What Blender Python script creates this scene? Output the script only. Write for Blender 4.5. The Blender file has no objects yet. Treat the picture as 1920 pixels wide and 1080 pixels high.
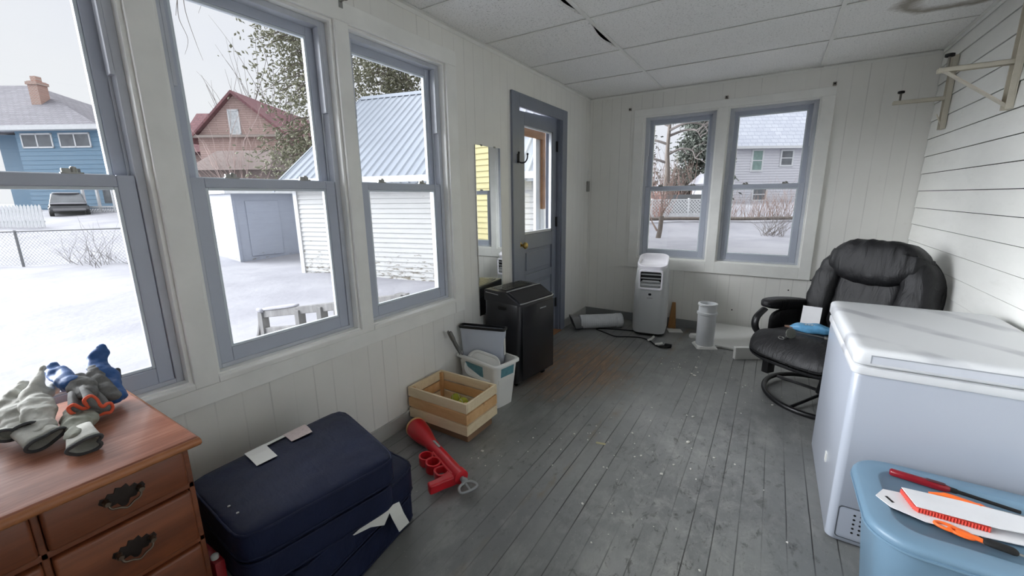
import bpy, bmesh, math, random
from mathutils import Vector, Matrix, noise
S = bpy.context.scene
COL = S.collection
PI = math.pi
R = math.radians
rnd = random.Random(11)
MATS = {}

# ------------------------------------------------------------------ mesh helpers
def B():
    return bmesh.new()

def merge(bm, b2, M=None):
    b2.verts.index_update()
    if M is not None:
        bmesh.ops.transform(b2, matrix=M, verts=b2.verts)
    mp = {}
    for v in b2.verts:
        mp[v.index] = bm.verts.new(v.co)
    for f in b2.faces:
        try:
            bm.faces.new([mp[v.index] for v in f.verts])
        except ValueError:
            pass
    b2.free()

def bx(bm, x0, x1, y0, y1, z0, z1, M=None):
    co = [(x, y, z) for x in (x0, x1) for y in (y0, y1) for z in (z0, z1)]
    vs = [bm.verts.new(M @ Vector(c) if M is not None else c) for c in co]
    for f in ((0, 1, 3, 2), (4, 6, 7, 5), (0, 4, 5, 1), (2, 3, 7, 6), (0, 2, 6, 4), (1, 5, 7, 3)):
        bm.faces.new([vs[i] for i in f])

def hexa(bm, b, t):
    """box from 4 bottom and 4 top corners (counter-clockwise)"""
    vb = [bm.verts.new(c) for c in b]
    vt = [bm.verts.new(c) for c in t]
    bm.faces.new(vb[::-1]); bm.faces.new(vt)
    n = len(vb)
    for i in range(n):
        j = (i + 1) % n
        bm.faces.new([vb[i], vb[j], vt[j], vt[i]])

def prism(bm, poly, z0, z1, M=None):
    f = (lambda c: M @ Vector(c)) if M is not None else (lambda c: c)
    hexa(bm, [f((x, y, z0)) for x, y in poly], [f((x, y, z1)) for x, y in poly])

def rbox(bm, x0, x1, y0, y1, z0, z1, r=.01, seg=3, M=None):
    b = bmesh.new()
    bx(b, x0, x1, y0, y1, z0, z1)
    bmesh.ops.recalc_face_normals(b, faces=b.faces)
    bmesh.ops.bevel(b, geom=b.edges[:], offset=r, segments=seg, profile=.5, affect='EDGES')
    b.verts.index_update()
    merge(bm, b, M)

def vbox(bm, x0, x1, y0, y1, z0, z1, r=.03, seg=5, M=None):
    """box with rounded vertical edges"""
    prism(bm, rrect(x0, x1, y0, y1, r, seg), z0, z1, M)

def rrect(x0, x1, y0, y1, r, seg=5):
    out = []
    for cx, cy, a in ((x1 - r, y1 - r, 0), (x0 + r, y1 - r, 90), (x0 + r, y0 + r, 180), (x1 - r, y0 + r, 270)):
        for i in range(seg + 1):
            t = R(a + 90 * i / seg)
            out.append((cx + r * math.cos(t), cy + r * math.sin(t)))
    return out

def loft(bm, rings, caps=True, M=None, closed=False):
    """rings: lists of equal length of 3-D points"""
    vr = [[bm.verts.new(M @ Vector(p) if M is not None else p) for p in ring] for ring in rings]
    n = len(vr[0])
    m = len(vr)
    for i in range(m if closed else m - 1):
        a, b = vr[i], vr[(i + 1) % m]
        for j in range(n):
            k = (j + 1) % n
            bm.faces.new([a[j], a[k], b[k], b[j]])
    if caps and not closed:
        bm.faces.new(vr[0][::-1]); bm.faces.new(vr[-1])

def tube(bm, pts, r, n=10, closed=False, caps=True, flat=1.0, up=None):
    P = [Vector(p) for p in pts]
    m = len(P)
    rr = r if isinstance(r, (list, tuple)) else [r] * m
    rings = []
    prev = None
    for i in range(m):
        if closed:
            t = P[(i + 1) % m] - P[i - 1]
        else:
            t = P[min(i + 1, m - 1)] - P[max(i - 1, 0)]
        t.normalize()
        if prev is None:
            a = Vector(up) if up else (Vector((0, 0, 1)) if abs(t.z) < .9 else Vector((1, 0, 0)))
        else:
            a = prev
        a = (a - t * a.dot(t)).normalized()
        prev = a
        b = t.cross(a)
        rings.append([P[i] + (a * math.cos(2 * PI * k / n) * flat + b * math.sin(2 * PI * k / n)) * rr[i] for k in range(n)])
    loft(bm, rings, caps=caps, closed=closed)

def lathe(bm, prof, n=32, M=None, caps=True):
    rings = [[(r * math.cos(2 * PI * k / n), r * math.sin(2 * PI * k / n), z) for k in range(n)] for r, z in prof]
    loft(bm, rings, caps=caps, M=M)

def spline(pts, k=8, closed=False):
    P = [Vector(p) for p in pts]
    n = len(P)
    out = []
    rng = n if closed else n - 1
    for i in range(rng):
        p0 = P[(i - 1) % n] if closed or i > 0 else P[0]
        p1 = P[i]; p2 = P[(i + 1) % n]
        p3 = P[(i + 2) % n] if closed or i + 2 < n else P[-1]
        for j in range(k):
            t = j / k
            out.append(.5 * ((2 * p1) + (p2 - p0) * t + (2 * p0 - 5 * p1 + 4 * p2 - p3) * t * t + (3 * p1 - p0 - 3 * p2 + p3) * t ** 3))
    if not closed:
        out.append(P[-1])
    return out

def superbox(bm, sx, sy, sz, k=5, n=10, M=None, disp=None, kz=None):
    """soft rounded box centred at the origin, half sizes sx, sy, sz"""
    b = bmesh.new()
    bmesh.ops.create_cube(b, size=2)
    bmesh.ops.subdivide_edges(b, edges=b.edges[:], cuts=n, use_grid_fill=True)
    for v in b.verts:
        x, y, z = v.co
        s = (abs(x) ** k + abs(y) ** k + abs(z) ** (kz or k)) ** (1 / k)
        p = Vector((x / s, y / s, z / s))
        q = Vector((p.x * sx, p.y * sy, p.z * sz))
        if disp:
            q = disp(p, q)
        v.co = q
    b.verts.index_update()
    merge(bm, b, M)

def T(x, y, z): return Matrix.Translation((x, y, z))
def RX(a): return Matrix.Rotation(R(a), 4, 'X')
def RY(a): return Matrix.Rotation(R(a), 4, 'Y')
def RZ(a): return Matrix.Rotation(R(a), 4, 'Z')
def frame(o, xa, ya):
    """matrix with given origin, x axis and approximate y axis"""
    x = Vector(xa).normalized(); y = Vector(ya); y = (y - x * y.dot(x)).normalized(); z = x.cross(y)
    m = Matrix((x, y, z)).transposed().to_4x4(); m.translation = Vector(o)
    return m

WM = {}
def wm(o):
    m = Matrix.Translation(o.location) @ o.rotation_euler.to_matrix().to_4x4()
    return wm(o.parent) @ m if o.parent else m

def obj(name, bm, mat=None, parent=None, smooth=35, kind=None, bevel=0, sub=0, world=False, recalc=True, loc=None, extra=None, bseg=2):
    """one mesh object; bm is in the parent's own space unless world=True"""
    if world and parent is not None:
        bmesh.ops.transform(bm, matrix=wm(parent).inverted(), verts=bm.verts)
    if loc is not None:
        bmesh.ops.translate(bm, vec=-Vector(loc), verts=bm.verts)
    if recalc:
        bmesh.ops.recalc_face_normals(bm, faces=bm.faces)
    me = bpy.data.meshes.new(name)
    bm.to_mesh(me); bm.free()
    if smooth:
        me.polygons.foreach_set('use_smooth', [True] * len(me.polygons))
        me.set_sharp_from_angle(angle=R(smooth))
    o = bpy.data.objects.new(name, me)
    COL.objects.link(o)
    for m in (mat if isinstance(mat, (list, tuple)) else [mat]):
        if m: me.materials.append(m)
    if parent: o.parent = parent
    if loc is not None: o.location = loc
    if kind: o['kind'] = kind
    if bevel:
        b = o.modifiers.new('bevel', 'BEVEL'); b.width = bevel; b.segments = bseg; b.limit_method = 'ANGLE'; b.angle_limit = R(40)
    if sub:
        s = o.modifiers.new('sub', 'SUBSURF'); s.levels = sub; s.render_levels = sub
    return o

def pyobj(name, verts, faces, mat=None, parent=None, kind=None, smooth=0):
    me = bpy.data.meshes.new(name)
    me.from_pydata(verts, [], faces); me.update()
    if smooth:
        me.polygons.foreach_set('use_smooth', [True] * len(me.polygons))
    o = bpy.data.objects.new(name, me); COL.objects.link(o)
    if mat: me.materials.append(mat)
    if parent: o.parent = parent
    if kind: o['kind'] = kind
    return o

def tag(o, label, cat, group=None, kind=None):
    o['label'] = label; o['category'] = cat
    if group: o['group'] = group
    if kind: o['kind'] = kind
    return o

def thing(name, label, cat, loc=(0, 0, 0), rotz=0, group=None):
    o = bpy.data.objects.new(name, None); COL.objects.link(o)
    o.empty_display_size = .05
    o.location = loc; o.rotation_euler = (0, 0, R(rotz))
    return tag(o, label, cat, group)

def struct(name, loc=(0, 0, 0), rotz=0):
    o = bpy.data.objects.new(name, None); COL.objects.link(o)
    o.location = loc; o.rotation_euler = (0, 0, R(rotz)); o['kind'] = 'structure'
    return o

# ------------------------------------------------------------------ materials
def lin(c):
    return tuple(((v / 255) / 12.92 if v / 255 <= .04045 else ((v / 255 + .055) / 1.055) ** 2.4) for v in c) + (1,)

class NT:
    def __init__(s, name):
        s.m = bpy.data.materials.new(name); s.m.use_nodes = True
        s.t = s.m.node_tree; s.n = s.t.nodes; s.l = s.t.links
        s.bs = s.n['Principled BSDF']; s.out = s.n['Material Output']
        s.tc = s.n.new('ShaderNodeTexCoord')
    def node(s, typ, **kw):
        nd = s.n.new(typ)
        for k, v in kw.items():
            if k.startswith('i_'):
                key = k[2:]
                key = int(key) if key.isdigit() else key.replace('_', ' ')
                nd.inputs[key].default_value = v
            else:
                setattr(nd, k, v)
        return nd
    def link(s, a, b): s.l.new(a, b)
    def coord(s, scale=(1, 1, 1), rot=(0, 0, 0), loc=(0, 0, 0), src='Object'):
        mp = s.node('ShaderNodeMapping')
        mp.inputs['Scale'].default_value = scale; mp.inputs['Rotation'].default_value = [R(a) for a in rot]; mp.inputs['Location'].default_value = loc
        s.link(s.tc.outputs[src], mp.inputs['Vector'])
        return mp.outputs[0]
    def noise(s, vec, scale=5, detail=4, rough=.6, dist=0):
        n = s.node('ShaderNodeTexNoise'); n.inputs['Scale'].default_value = scale; n.inputs['Detail'].default_value = detail
        n.inputs['Roughness'].default_value = rough; n.inputs['Distortion'].default_value = dist
        if vec is not None: s.link(vec, n.inputs['Vector'])
        return n.outputs['Fac']
    def ramp(s, fac, stops, interp='LINEAR'):
        r = s.node('ShaderNodeValToRGB'); r.color_ramp.interpolation = interp
        e = r.color_ramp.elements
        while len(e) < len(stops): e.new(.5)
        for el, (p, c) in zip(e, stops):
            el.position = p; el.color = c if len(c) == 4 else tuple(c) + (1,)
        s.link(fac, r.inputs['Fac'])
        return r.outputs['Color']
    def rampf(s, fac, a, b, lo=0., hi=1.):
        m = s.node('ShaderNodeMapRange'); m.inputs['From Min'].default_value = a; m.inputs['From Max'].default_value = b
        m.inputs['To Min'].default_value = lo; m.inputs['To Max'].default_value = hi
        s.link(fac, m.inputs['Value'])
        return m.outputs[0]
    def math(s, op, a, b=None, c=None, clamp=False):
        m = s.node('ShaderNodeMath', operation=op); m.use_clamp = clamp
        for i, v in enumerate((a, b, c)):
            if v is None: continue
            if isinstance(v, (int, float)): m.inputs[i].default_value = v
            else: s.link(v, m.inputs[i])
        return m.outputs[0]
    def mix(s, fac, a, b, blend='MIX'):
        m = s.node('ShaderNodeMix', data_type='RGBA', blend_type=blend)
        for sock, v in ((m.inputs[0], fac), (m.inputs[6], a), (m.inputs[7], b)):
            if isinstance(v, (int, float)): sock.default_value = v
            elif isinstance(v, tuple): sock.default_value = v
            else: s.link(v, sock)
        return m.outputs[2]
    def xyz(s, vec):
        n = s.node('ShaderNodeSeparateXYZ'); s.link(vec, n.inputs[0]); return n.outputs
    def bump(s, h, strength=.3, dist=.005):
        b = s.node('ShaderNodeBump'); b.inputs['Strength'].default_value = strength; b.inputs['Distance'].default_value = dist
        s.link(h, b.inputs['Height']); s.link(b.outputs[0], s.bs.inputs['Normal'])
    def base(s, c):
        if isinstance(c, tuple): s.bs.inputs['Base Color'].default_value = c
        else: s.link(c, s.bs.inputs['Base Color'])
    def set(s, **kw):
        for k, v in kw.items():
            key = k.replace('_', ' ')
            if isinstance(v, (int, float, tuple)): s.bs.inputs[key].default_value = v
            else: s.link(v, s.bs.inputs[key])

def mat(name, col, rough=.5, metal=0., var=.06, vscale=6, bump=0, bscale=60, bdist=.002, spec=.5, alpha=None, trans=0, coat=0, sheen=0):
    if name in MATS: return MATS[name]
    n = NT(name)
    c = lin(col)
    v = n.noise(n.coord(), vscale, 4)
    d = tuple(x * (1 - var) for x in c[:3]) + (1,); e = tuple(min(1, x * (1 + var)) for x in c[:3]) + (1,)
    n.base(n.ramp(v, [(.3, d), (.7, e)]))
    n.set(Roughness=rough, Metallic=metal, Specular_IOR_Level=spec)
    if trans: n.set(Transmission_Weight=trans)
    if coat: n.set(Coat_Weight=coat, Coat_Roughness=.1)
    if sheen: n.set(Sheen_Weight=sheen)
    if alpha is not None: n.set(Alpha=alpha)
    if bump:
        n.bump(n.noise(n.coord(), bscale, 3), bump, bdist)
    MATS[name] = n.m
    return n.m
# ------------------------------------------------------------------ scene materials
WHITE = (233, 232, 227)
def groove_wall(name, axis, col, offs, period):
    n = NT(name)
    v = n.xyz(n.coord())
    p = v[axis]
    f = n.math('MULTIPLY', n.math('FRACT', n.math('DIVIDE', p, period)), period)
    g = None
    for o in offs:
        d = n.math('ABSOLUTE', n.math('SUBTRACT', f, o))
        g = d if g is None else n.math('MINIMUM', g, d)
    mask = n.rampf(g, .0012, .0042, 1, 0)
    c = lin(col)
    nz = n.noise(n.coord(), 2.2, 5, .65)
    c1 = n.ramp(nz, [(.3, tuple(x * .93 for x in c[:3])), (.7, c)])
    brk = n.noise(n.coord(scale=(3, 3, 1.2)), 1.5, 2)
    m2 = n.math('MULTIPLY', mask, n.rampf(brk, .38, .62, .02, .24))
    st = n.rampf(n.noise(n.coord(scale=(1, 1, .5)), 9, 3, .7), .68, .8, 0, .12)
    c2 = n.mix(st, c1, lin((150, 138, 118)))
    n.base(n.mix(m2, c2, lin((96, 94, 88))))
    n.set(Roughness=.5)
    h = n.math('SUBTRACT', n.math('MULTIPLY', n.noise(n.coord(), 60, 3), .12), mask)
    n.bump(h, .12, .002)
    return n.m
M_WALL_L = groove_wall('wall_paint_left', 1, WHITE, (.02, .123, .22, .317), .4064)
M_WALL_B = groove_wall('wall_paint_back', 0, WHITE, (.03, .13, .235, .33), .4064)
M_TRIMW = mat('trim_white_paint', (234, 234, 230), .42, var=.05, vscale=5, bump=.15, bscale=35, bdist=.002)
M_SASH = mat('sash_grey_vinyl', (178, 184, 197), .38, var=.03, vscale=3)
M_SASH_L = mat('sash_bead', (206, 214, 220), .35, var=.02)
M_JAMB = mat('jamb_grey_paint', (188, 192, 200), .4, var=.06, vscale=9)
M_DOOR = mat('door_blue_grey_paint', (121, 127, 140), .42, var=.06, vscale=5, bump=.12, bscale=40)
M_DARK = mat('dark_gap', (18, 18, 18), .8)
M_STEEL = mat('lock_metal', (150, 150, 146), .35, metal=.7)

def glass_mat(name, tint=(.96, .98, .98), refl=1.0, hazec=None, haze=0):
    m = bpy.data.materials.new(name); m.use_nodes = True
    t = m.node_tree; t.nodes.clear()
    out = t.nodes.new('ShaderNodeOutputMaterial')
    tr = t.nodes.new('ShaderNodeBsdfTransparent'); tr.inputs[0].default_value = tint + (1,)
    gl = t.nodes.new('ShaderNodeBsdfGlossy'); gl.inputs['Roughness'].default_value = .02
    lw = t.nodes.new('ShaderNodeLayerWeight')
    pw = t.nodes.new('ShaderNodeMath'); pw.operation = 'POWER'; pw.inputs[1].default_value = 5; t.links.new(lw.outputs['Facing'], pw.inputs[0])
    fr = t.nodes.new('ShaderNodeMath'); fr.operation = 'MULTIPLY_ADD'; fr.inputs[1].default_value = .55; fr.inputs[2].default_value = .022; t.links.new(pw.outputs[0], fr.inputs[0])
    mx = t.nodes.new('ShaderNodeMixShader')
    t.links.new(fr.outputs[0], mx.inputs[0]); t.links.new(tr.outputs[0], mx.inputs[1]); t.links.new(gl.outputs[0], mx.inputs[2])
    last = mx
    if haze:
        df = t.nodes.new('ShaderNodeBsdfDiffuse'); df.inputs[0].default_value = lin(hazec)
        m2 = t.nodes.new('ShaderNodeMixShader'); m2.inputs[0].default_value = haze
        t.links.new(mx.outputs[0], m2.inputs[1]); t.links.new(df.outputs[0], m2.inputs[2]); last = m2
    t.links.new(last.outputs[0], out.inputs[0])
    return m
M_GLASS = glass_mat('window_glass')

def floor_mat():
    n = NT('painted_floor_boards')
    v = n.xyz(n.coord())
    W_ = .0835
    wob = n.math('MULTIPLY', n.math('SUBTRACT', n.noise(n.coord(), 3, 2), .5), .006)
    u = n.math('DIVIDE', n.math('ADD', v[0], wob), W_)
    fr = n.math('MULTIPLY', n.math('FRACT', u), W_)
    d = n.math('MINIMUM', fr, n.math('SUBTRACT', W_, fr))
    gap = n.rampf(d, .0009, .0030, 1, 0)
    gs = n.rampf(n.noise(n.coord(scale=(1.3, .55, 1)), 1.6, 3, .55), .42, .60, .10, .95)
    gap = n.math('MULTIPLY', gap, gs)
    wn = n.node('ShaderNodeTexWhiteNoise', noise_dimensions='1D'); n.link(n.math('FLOOR', u), wn.inputs['W'])
    bid = wn.outputs['Value']
    big = n.noise(n.coord(), 1.3, 5, .6)
    c = n.ramp(big, [(.3, lin((110, 111, 111))), (.55, lin((131, 132, 130))), (.75, lin((150, 150, 148)))])
    c = n.mix(n.rampf(bid, 0, 1, 0, .18), c, lin((92, 94, 95)))
    # worn lighter paths
    wr = n.rampf(n.noise(n.coord(scale=(2, .8, 1)), 3.2, 6, .7), .50, .72, 0, .55)
    c = n.mix(wr, c, lin((158, 158, 154)))
    # dark scuffs and specks
    sp = n.rampf(n.noise(n.coord(scale=(1, .6, 1)), 26, 5, .75), .56, .70, 0, .8)
    spm = n.rampf(n.noise(n.coord(), 1.9, 3), .42, .62, .05, .9)
    c = n.mix(n.math('MULTIPLY', sp, spm), c, lin((56, 55, 53)))
    sp2 = n.rampf(n.noise(n.coord(), 85, 2), .68, .75, 0, .6)
    c = n.mix(sp2, c, lin((172, 170, 162)))
    # bare brown wood in front of the door, streaked along the boards
    dx = n.math('SUBTRACT', v[0], .50); dy = n.math('SUBTRACT', v[1], 2.93)
    dd = n.math('SQRT', n.math('ADD', n.math('MULTIPLY', dx, dx), n.math('MULTIPLY', n.math('MULTIPLY', dy, dy), .55)))
    st = n.noise(n.coord(scale=(1, .12, 1)), 34, 5, .75)
    bw = n.math('MULTIPLY', n.rampf(n.math('ADD', dd, n.math('MULTIPLY', n.noise(n.coord(), 6, 4), .3)), .38, .70, 1, 0), n.rampf(st, .34, .52, .05, 1))
    c = n.mix(bw, c, n.ramp(st, [(.35, lin((84, 68, 56))), (.6, lin((150, 122, 98)))]))
    # swirling scratches and dark spatter in the middle of the floor
    dx3 = n.math('SUBTRACT', v[0], 1.52); dy3 = n.math('SUBTRACT', v[1], 1.75)
    d3 = n.math('SQRT', n.math('ADD', n.math('MULTIPLY', n.math('MULTIPLY', dx3, dx3), 2.6), n.math('MULTIPLY', n.math('MULTIPLY', dy3, dy3), .35)))
    k3 = n.rampf(d3, .25, .85, 1, 0)
    sw = n.noise(n.coord(scale=(1, .8, 1)), 13, 7, .78, .5)
    c = n.mix(n.math('MULTIPLY', k3, n.rampf(sw, .50, .66, 0, .5)), c, lin((172, 171, 166)))
    c = n.mix(n.math('MULTIPLY', k3, n.rampf(n.noise(n.coord(scale=(1, .45, 1)), 21, 6, .8, 1.0), .55, .66, 0, .85)), c, lin((60, 58, 56)))
    # brown spots worn through along one board
    dx2 = n.math('ABSOLUTE', n.math('SUBTRACT', v[0], n.math('ADD', 1.02, n.math('MULTIPLY', n.math('SUBTRACT', v[1], 2.4), .06))))
    lb = n.math('MULTIPLY', n.rampf(dx2, .0, .055, 1, 0), n.rampf(n.noise(n.coord(scale=(1, .35, 1)), 13, 4), .50, .68, 0, .7))
    c = n.mix(lb, c, lin((120, 104, 80)))
    n.base(n.mix(gap, c, lin((34, 32, 30))))
    n.set(Roughness=n.rampf(big, .3, .7, .48, .34), Specular_IOR_Level=.45)
    h = n.math('SUBTRACT', n.math('MULTIPLY', n.noise(n.coord(), 40, 4), .25), gap)
    n.bump(h, .45, .003)
    return n.m
M_FLOOR = floor_mat()

def ceiling_mat():
    n = NT('mineral_fibre_tile')
    sp = n.noise(n.coord(scale=(1, 1.6, 1)), 95, 3, .6)
    pit = n.rampf(sp, .56, .66, 0, .6)
    big = n.noise(n.coord(), 1.6, 4)
    c = n.ramp(big, [(.3, lin((238, 238, 236))), (.7, lin((244, 243, 241)))])
    c = n.mix(pit, c, lin((158, 157, 154)))
    # old water ring on the right hand tile
    v = n.xyz(n.coord())
    dx = n.math('SUBTRACT', v[0], 2.46); dy = n.math('SUBTRACT', v[1], 3.28)
    q = n.math('SQRT', n.math('ADD', n.math('MULTIPLY', n.math('MULTIPLY', dx, dx), .55), n.math('MULTIPLY', dy, dy)))
    q = n.math('ADD', q, n.math('MULTIPLY', n.math('SUBTRACT', n.noise(n.coord(), 7, 4), .5), .12))
    ring = n.math('MULTIPLY', n.rampf(q, .10, .165, 0, 1), n.rampf(q, .175, .215, 1, 0))
    c = n.mix(n.math('MULTIPLY', ring, .85), c, lin((140, 132, 118)))
    n.base(c)
    n.set(Roughness=.9)
    n.bump(n.math('SUBTRACT', n.math('MULTIPLY', n.noise(n.coord(), 220, 2), .4), pit), .5, .003)
    return n.m
M_CEIL = ceiling_mat()

def clap_mat(name, col, dirt, amt=.25, lo=None):
    n = NT(name)
    c = lin(col)
    nz = n.noise(n.coord(scale=(1, 1, 3)), 2.4, 5, .65)
    k = n.ramp(nz, [(.3, tuple(x * .92 for x in c[:3])), (.7, c)])
    d = n.rampf(n.noise(n.coord(scale=(.6, .6, 2.6)), 6, 6, .75), .56, .72, 0, amt)
    k = n.mix(d, k, lin(dirt))
    if lo:      # peeling paint low on the wall
        z0, z1 = lo
        v = n.xyz(n.coord())
        pz = n.rampf(v[2], z0, z1, .62, .30)
        pn = n.noise(n.coord(scale=(.45, .45, 1.6)), 9, 5, .7)
        pm = n.rampf(n.math('SUBTRACT', pn, n.math('SUBTRACT', 1, pz)), -.04, .06, 0, 1)
        k = n.mix(pm, k, lin((104, 98, 84)))
    n.base(k); n.set(Roughness=.55)
    n.bump(n.noise(n.coord(scale=(.3, .3, 4)), 20, 4), .2, .003)
    return n.m
M_CLAP = clap_mat('clapboard_white_paint', (234, 234, 229), (140, 135, 122), .10)

def wood_mat(name, cols, rough=.45, scale=6, axis=0, stretch=.12, bump=.15, coat=0, knots=0):
    n = NT(name)
    sc = [1, 1, 1]; sc[axis] = stretch
    v = n.coord(scale=tuple(sc))
    g = n.noise(v, scale, 6, .7, 1.2)
    f = n.noise(v, scale * 9, 4, .7)
    m = n.math('ADD', n.math('MULTIPLY', g, .75), n.math('MULTIPLY', f, .25))
    c = n.ramp(m, [(.32, lin(cols[0])), (.5, lin(cols[1])), (.68, lin(cols[2]))])
    if knots:
        vo = n.node('ShaderNodeTexVoronoi'); vo.inputs['Scale'].default_value = knots
        n.link(n.coord(scale=tuple(1 if i != axis else .45 for i in range(3))), vo.inputs['Vector'])
        c = n.mix(n.rampf(vo.outputs['Distance'], .04, .10, .8, 0), c, lin((96, 62, 36)))
    n.base(c); n.set(Roughness=rough)
    if coat: n.set(Coat_Weight=coat, Coat_Roughness=.18)
    n.bump(m, bump, .002)
    return n.m
M_DRESSER = wood_mat('dresser_brown_wood', ((84, 42, 22), (116, 62, 34), (140, 80, 46)), .42, 5, 1, .12, .12, coat=.15)
M_DTOP = wood_mat('dresser_top_worn_wood', ((104, 56, 38), (156, 98, 74), (186, 132, 108)), .36, 15, 1, .07, .25, coat=.2)
M_DEDGE = wood_mat('dresser_edge_wood', ((140, 84, 50), (166, 106, 66), (184, 124, 82)), .4, 6, 1, .12, .1)
M_PINE = wood_mat('pine_slat', ((196, 150, 100), (214, 172, 122), (226, 190, 144)), .55, 5, 0, .15, .1, knots=7)
M_PINEP = wood_mat('pale_pine_slat', ((214, 192, 154), (228, 210, 176), (236, 222, 194)), .55, 5, 0, .15, .1, knots=4)
M_SHIM = wood_mat('shim_wood', ((126, 88, 50), (156, 112, 66), (172, 128, 80)), .6, 8, 2, .15, .1)
M_BRWOOD = wood_mat('raw_brown_wood', ((120, 82, 52), (150, 106, 70), (170, 124, 84)), .6, 6, 1, .15, .1)
M_BARK = wood_mat('bark', ((80, 72, 66), (104, 96, 90), (128, 120, 112)), .9, 8, 2, .25, .5)
M_DECK = wood_mat('weathered_wood', ((84, 83, 82), (104, 103, 102), (126, 125, 124)), .8, 6, 2, .2, .2)

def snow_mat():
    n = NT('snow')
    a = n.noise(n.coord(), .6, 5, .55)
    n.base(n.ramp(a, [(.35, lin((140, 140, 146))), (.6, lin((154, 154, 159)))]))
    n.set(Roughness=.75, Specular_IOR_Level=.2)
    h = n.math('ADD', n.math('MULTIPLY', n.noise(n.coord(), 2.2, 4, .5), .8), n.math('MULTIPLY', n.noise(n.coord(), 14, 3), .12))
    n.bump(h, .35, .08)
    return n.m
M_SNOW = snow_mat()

def shingle_mat(name, c1, c2, mortar, scale=1.0, bw=.5, rh=.25, rough=.9, snow=0, brick=False):
    n = NT(name)
    b = n.node('ShaderNodeTexBrick')
    b.inputs['Color1'].default_value = lin(c1); b.inputs['Color2'].default_value = lin(c2); b.inputs['Mortar'].default_value = lin(mortar)
    b.inputs['Scale'].default_value = scale; b.inputs['Mortar Size'].default_value = .03; b.inputs['Brick Width'].default_value = bw; b.inputs['Row Height'].default_value = rh
    n.link(n.tc.outputs['UV'] if False else n.coord(rot=(90, 0, 0) if brick else (0, 0, 0)), b.inputs['Vector'])
    c = b.outputs['Color']
    c = n.mix(n.rampf(n.noise(n.coord(), 3, 5, .7), .45, .75, 0, .5), c, lin(mortar))
    if snow:
        c = n.mix(n.rampf(n.noise(n.coord(), 12, 3, .7), .62, .7, 0, snow), c, lin((226, 226, 230)))
    n.base(c); n.set(Roughness=rough)
    return n.m
SKY_H, SKY_Z, SKY_S, EXPO = .745, 1.6, 25.5, .41
# ------------------------------------------------------------------ room shell (metres; x right, y to the far wall, z up)
W, D, H = 2.668, 4.388, 2.323
Y0 = -1.75                       # wall behind the camera
TH = .14                         # wall thickness
# openings
LW = [(-.09, .572), (.65, 1.31), (1.384, 2.055)]      # three windows in the left wall
WZ0, WZ1 = .677, 2.11
DY0, DY1, DZ1 = 2.89, 3.68, 2.02                      # door opening
BW = [(.5665, 1.2293), (1.3133, 1.9858)]              # two windows in the far wall
BZ0, BZ1 = .70, 2.0985

def wall_with_holes(name, a0, a1, zt, holes, place, mat):
    """strips of a wall along one axis around its holes (a0, a1, z0, z1)"""
    bm = B()
    xs = sorted({a0, a1} | {h[0] for h in holes} | {h[1] for h in holes})
    for p, q in zip(xs, xs[1:]):
        hs = [h for h in holes if h[0] <= p + 1e-6 and h[1] >= q - 1e-6]
        if not hs: place(bm, p, q, -.15, zt)
        else:
            h = hs[0]
            if h[2] > -.149: place(bm, p, q, -.15, h[2])
            place(bm, p, q, h[3], zt)
    bmesh.ops.remove_doubles(bm, verts=bm.verts, dist=1e-5)
    bmesh.ops.delete(bm, geom=[f for f in bm.faces if False], context='FACES')
    return obj(name, bm, mat, kind='structure', smooth=0, recalc=False)

ZT = 2.62
holesL = [(a, b, WZ0, WZ1) for a, b in LW] + [(DY0, DY1, -.15, DZ1 + .06)] + [(-1.45, -.30, WZ0, WZ1)]
wall_with_holes('wall_left', Y0 - TH, D + TH, ZT, holesL, lambda bm, p, q, z0, z1: bx(bm, -TH, 0, p, q, z0, z1), M_WALL_L)
wall_with_holes('wall_back', 0, W + TH, ZT, [(a, b, BZ0, BZ1) for a, b in BW], lambda bm, p, q, z0, z1: bx(bm, p, q, D, D + TH, z0, z1), M_WALL_B)
FW = [(.15, 1.29), (1.37, 2.52)]
wall_with_holes('wall_front', 0, W + TH, ZT, [], lambda bm, p, q, z0, z1: bx(bm, p, q, Y0 - TH, Y0, z0, z1), M_WALL_B)

# right wall: old outside wall of the house, lapped clapboards
bm = B()
bx(bm, W + .0035, W + TH, Y0 - TH, D + TH, -.15, ZT)
obj('wall_right_backing', bm, M_DARK, kind='structure', smooth=0)
bm = B()
k0 = .969 - .1235 * 8
for i in range(22):
    z = k0 + .1235 * i
    if z > H + .1: break
    za = max(z + .0042, 0.0); zb = z + .1235
    hexa(bm, [(W - .0075, Y0, za), (W - .0075, D - .005, za), (W + .003, D - .005, za), (W + .003, Y0, za)][::-1],
         [(W - .0025, Y0, zb), (W - .0025, D - .005, zb), (W + .003, D - .005, zb), (W + .003, Y0, zb)][::-1])
obj('wall_right', bm, M_CLAP, kind='structure', smooth=0)

# floor
bm = B()
bx(bm, -TH, W + TH, Y0 - TH, D + TH, -.15, 0)
obj('floor', bm, M_FLOOR, kind='structure', smooth=0)

# roof deck over the dropped ceiling
bm = B()
bx(bm, -.5, W + .5, Y0 - .5, D + .5, ZT, ZT + .1)
obj('ceiling_roof_deck', bm, M_DARK, kind='structure', smooth=0)

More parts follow.
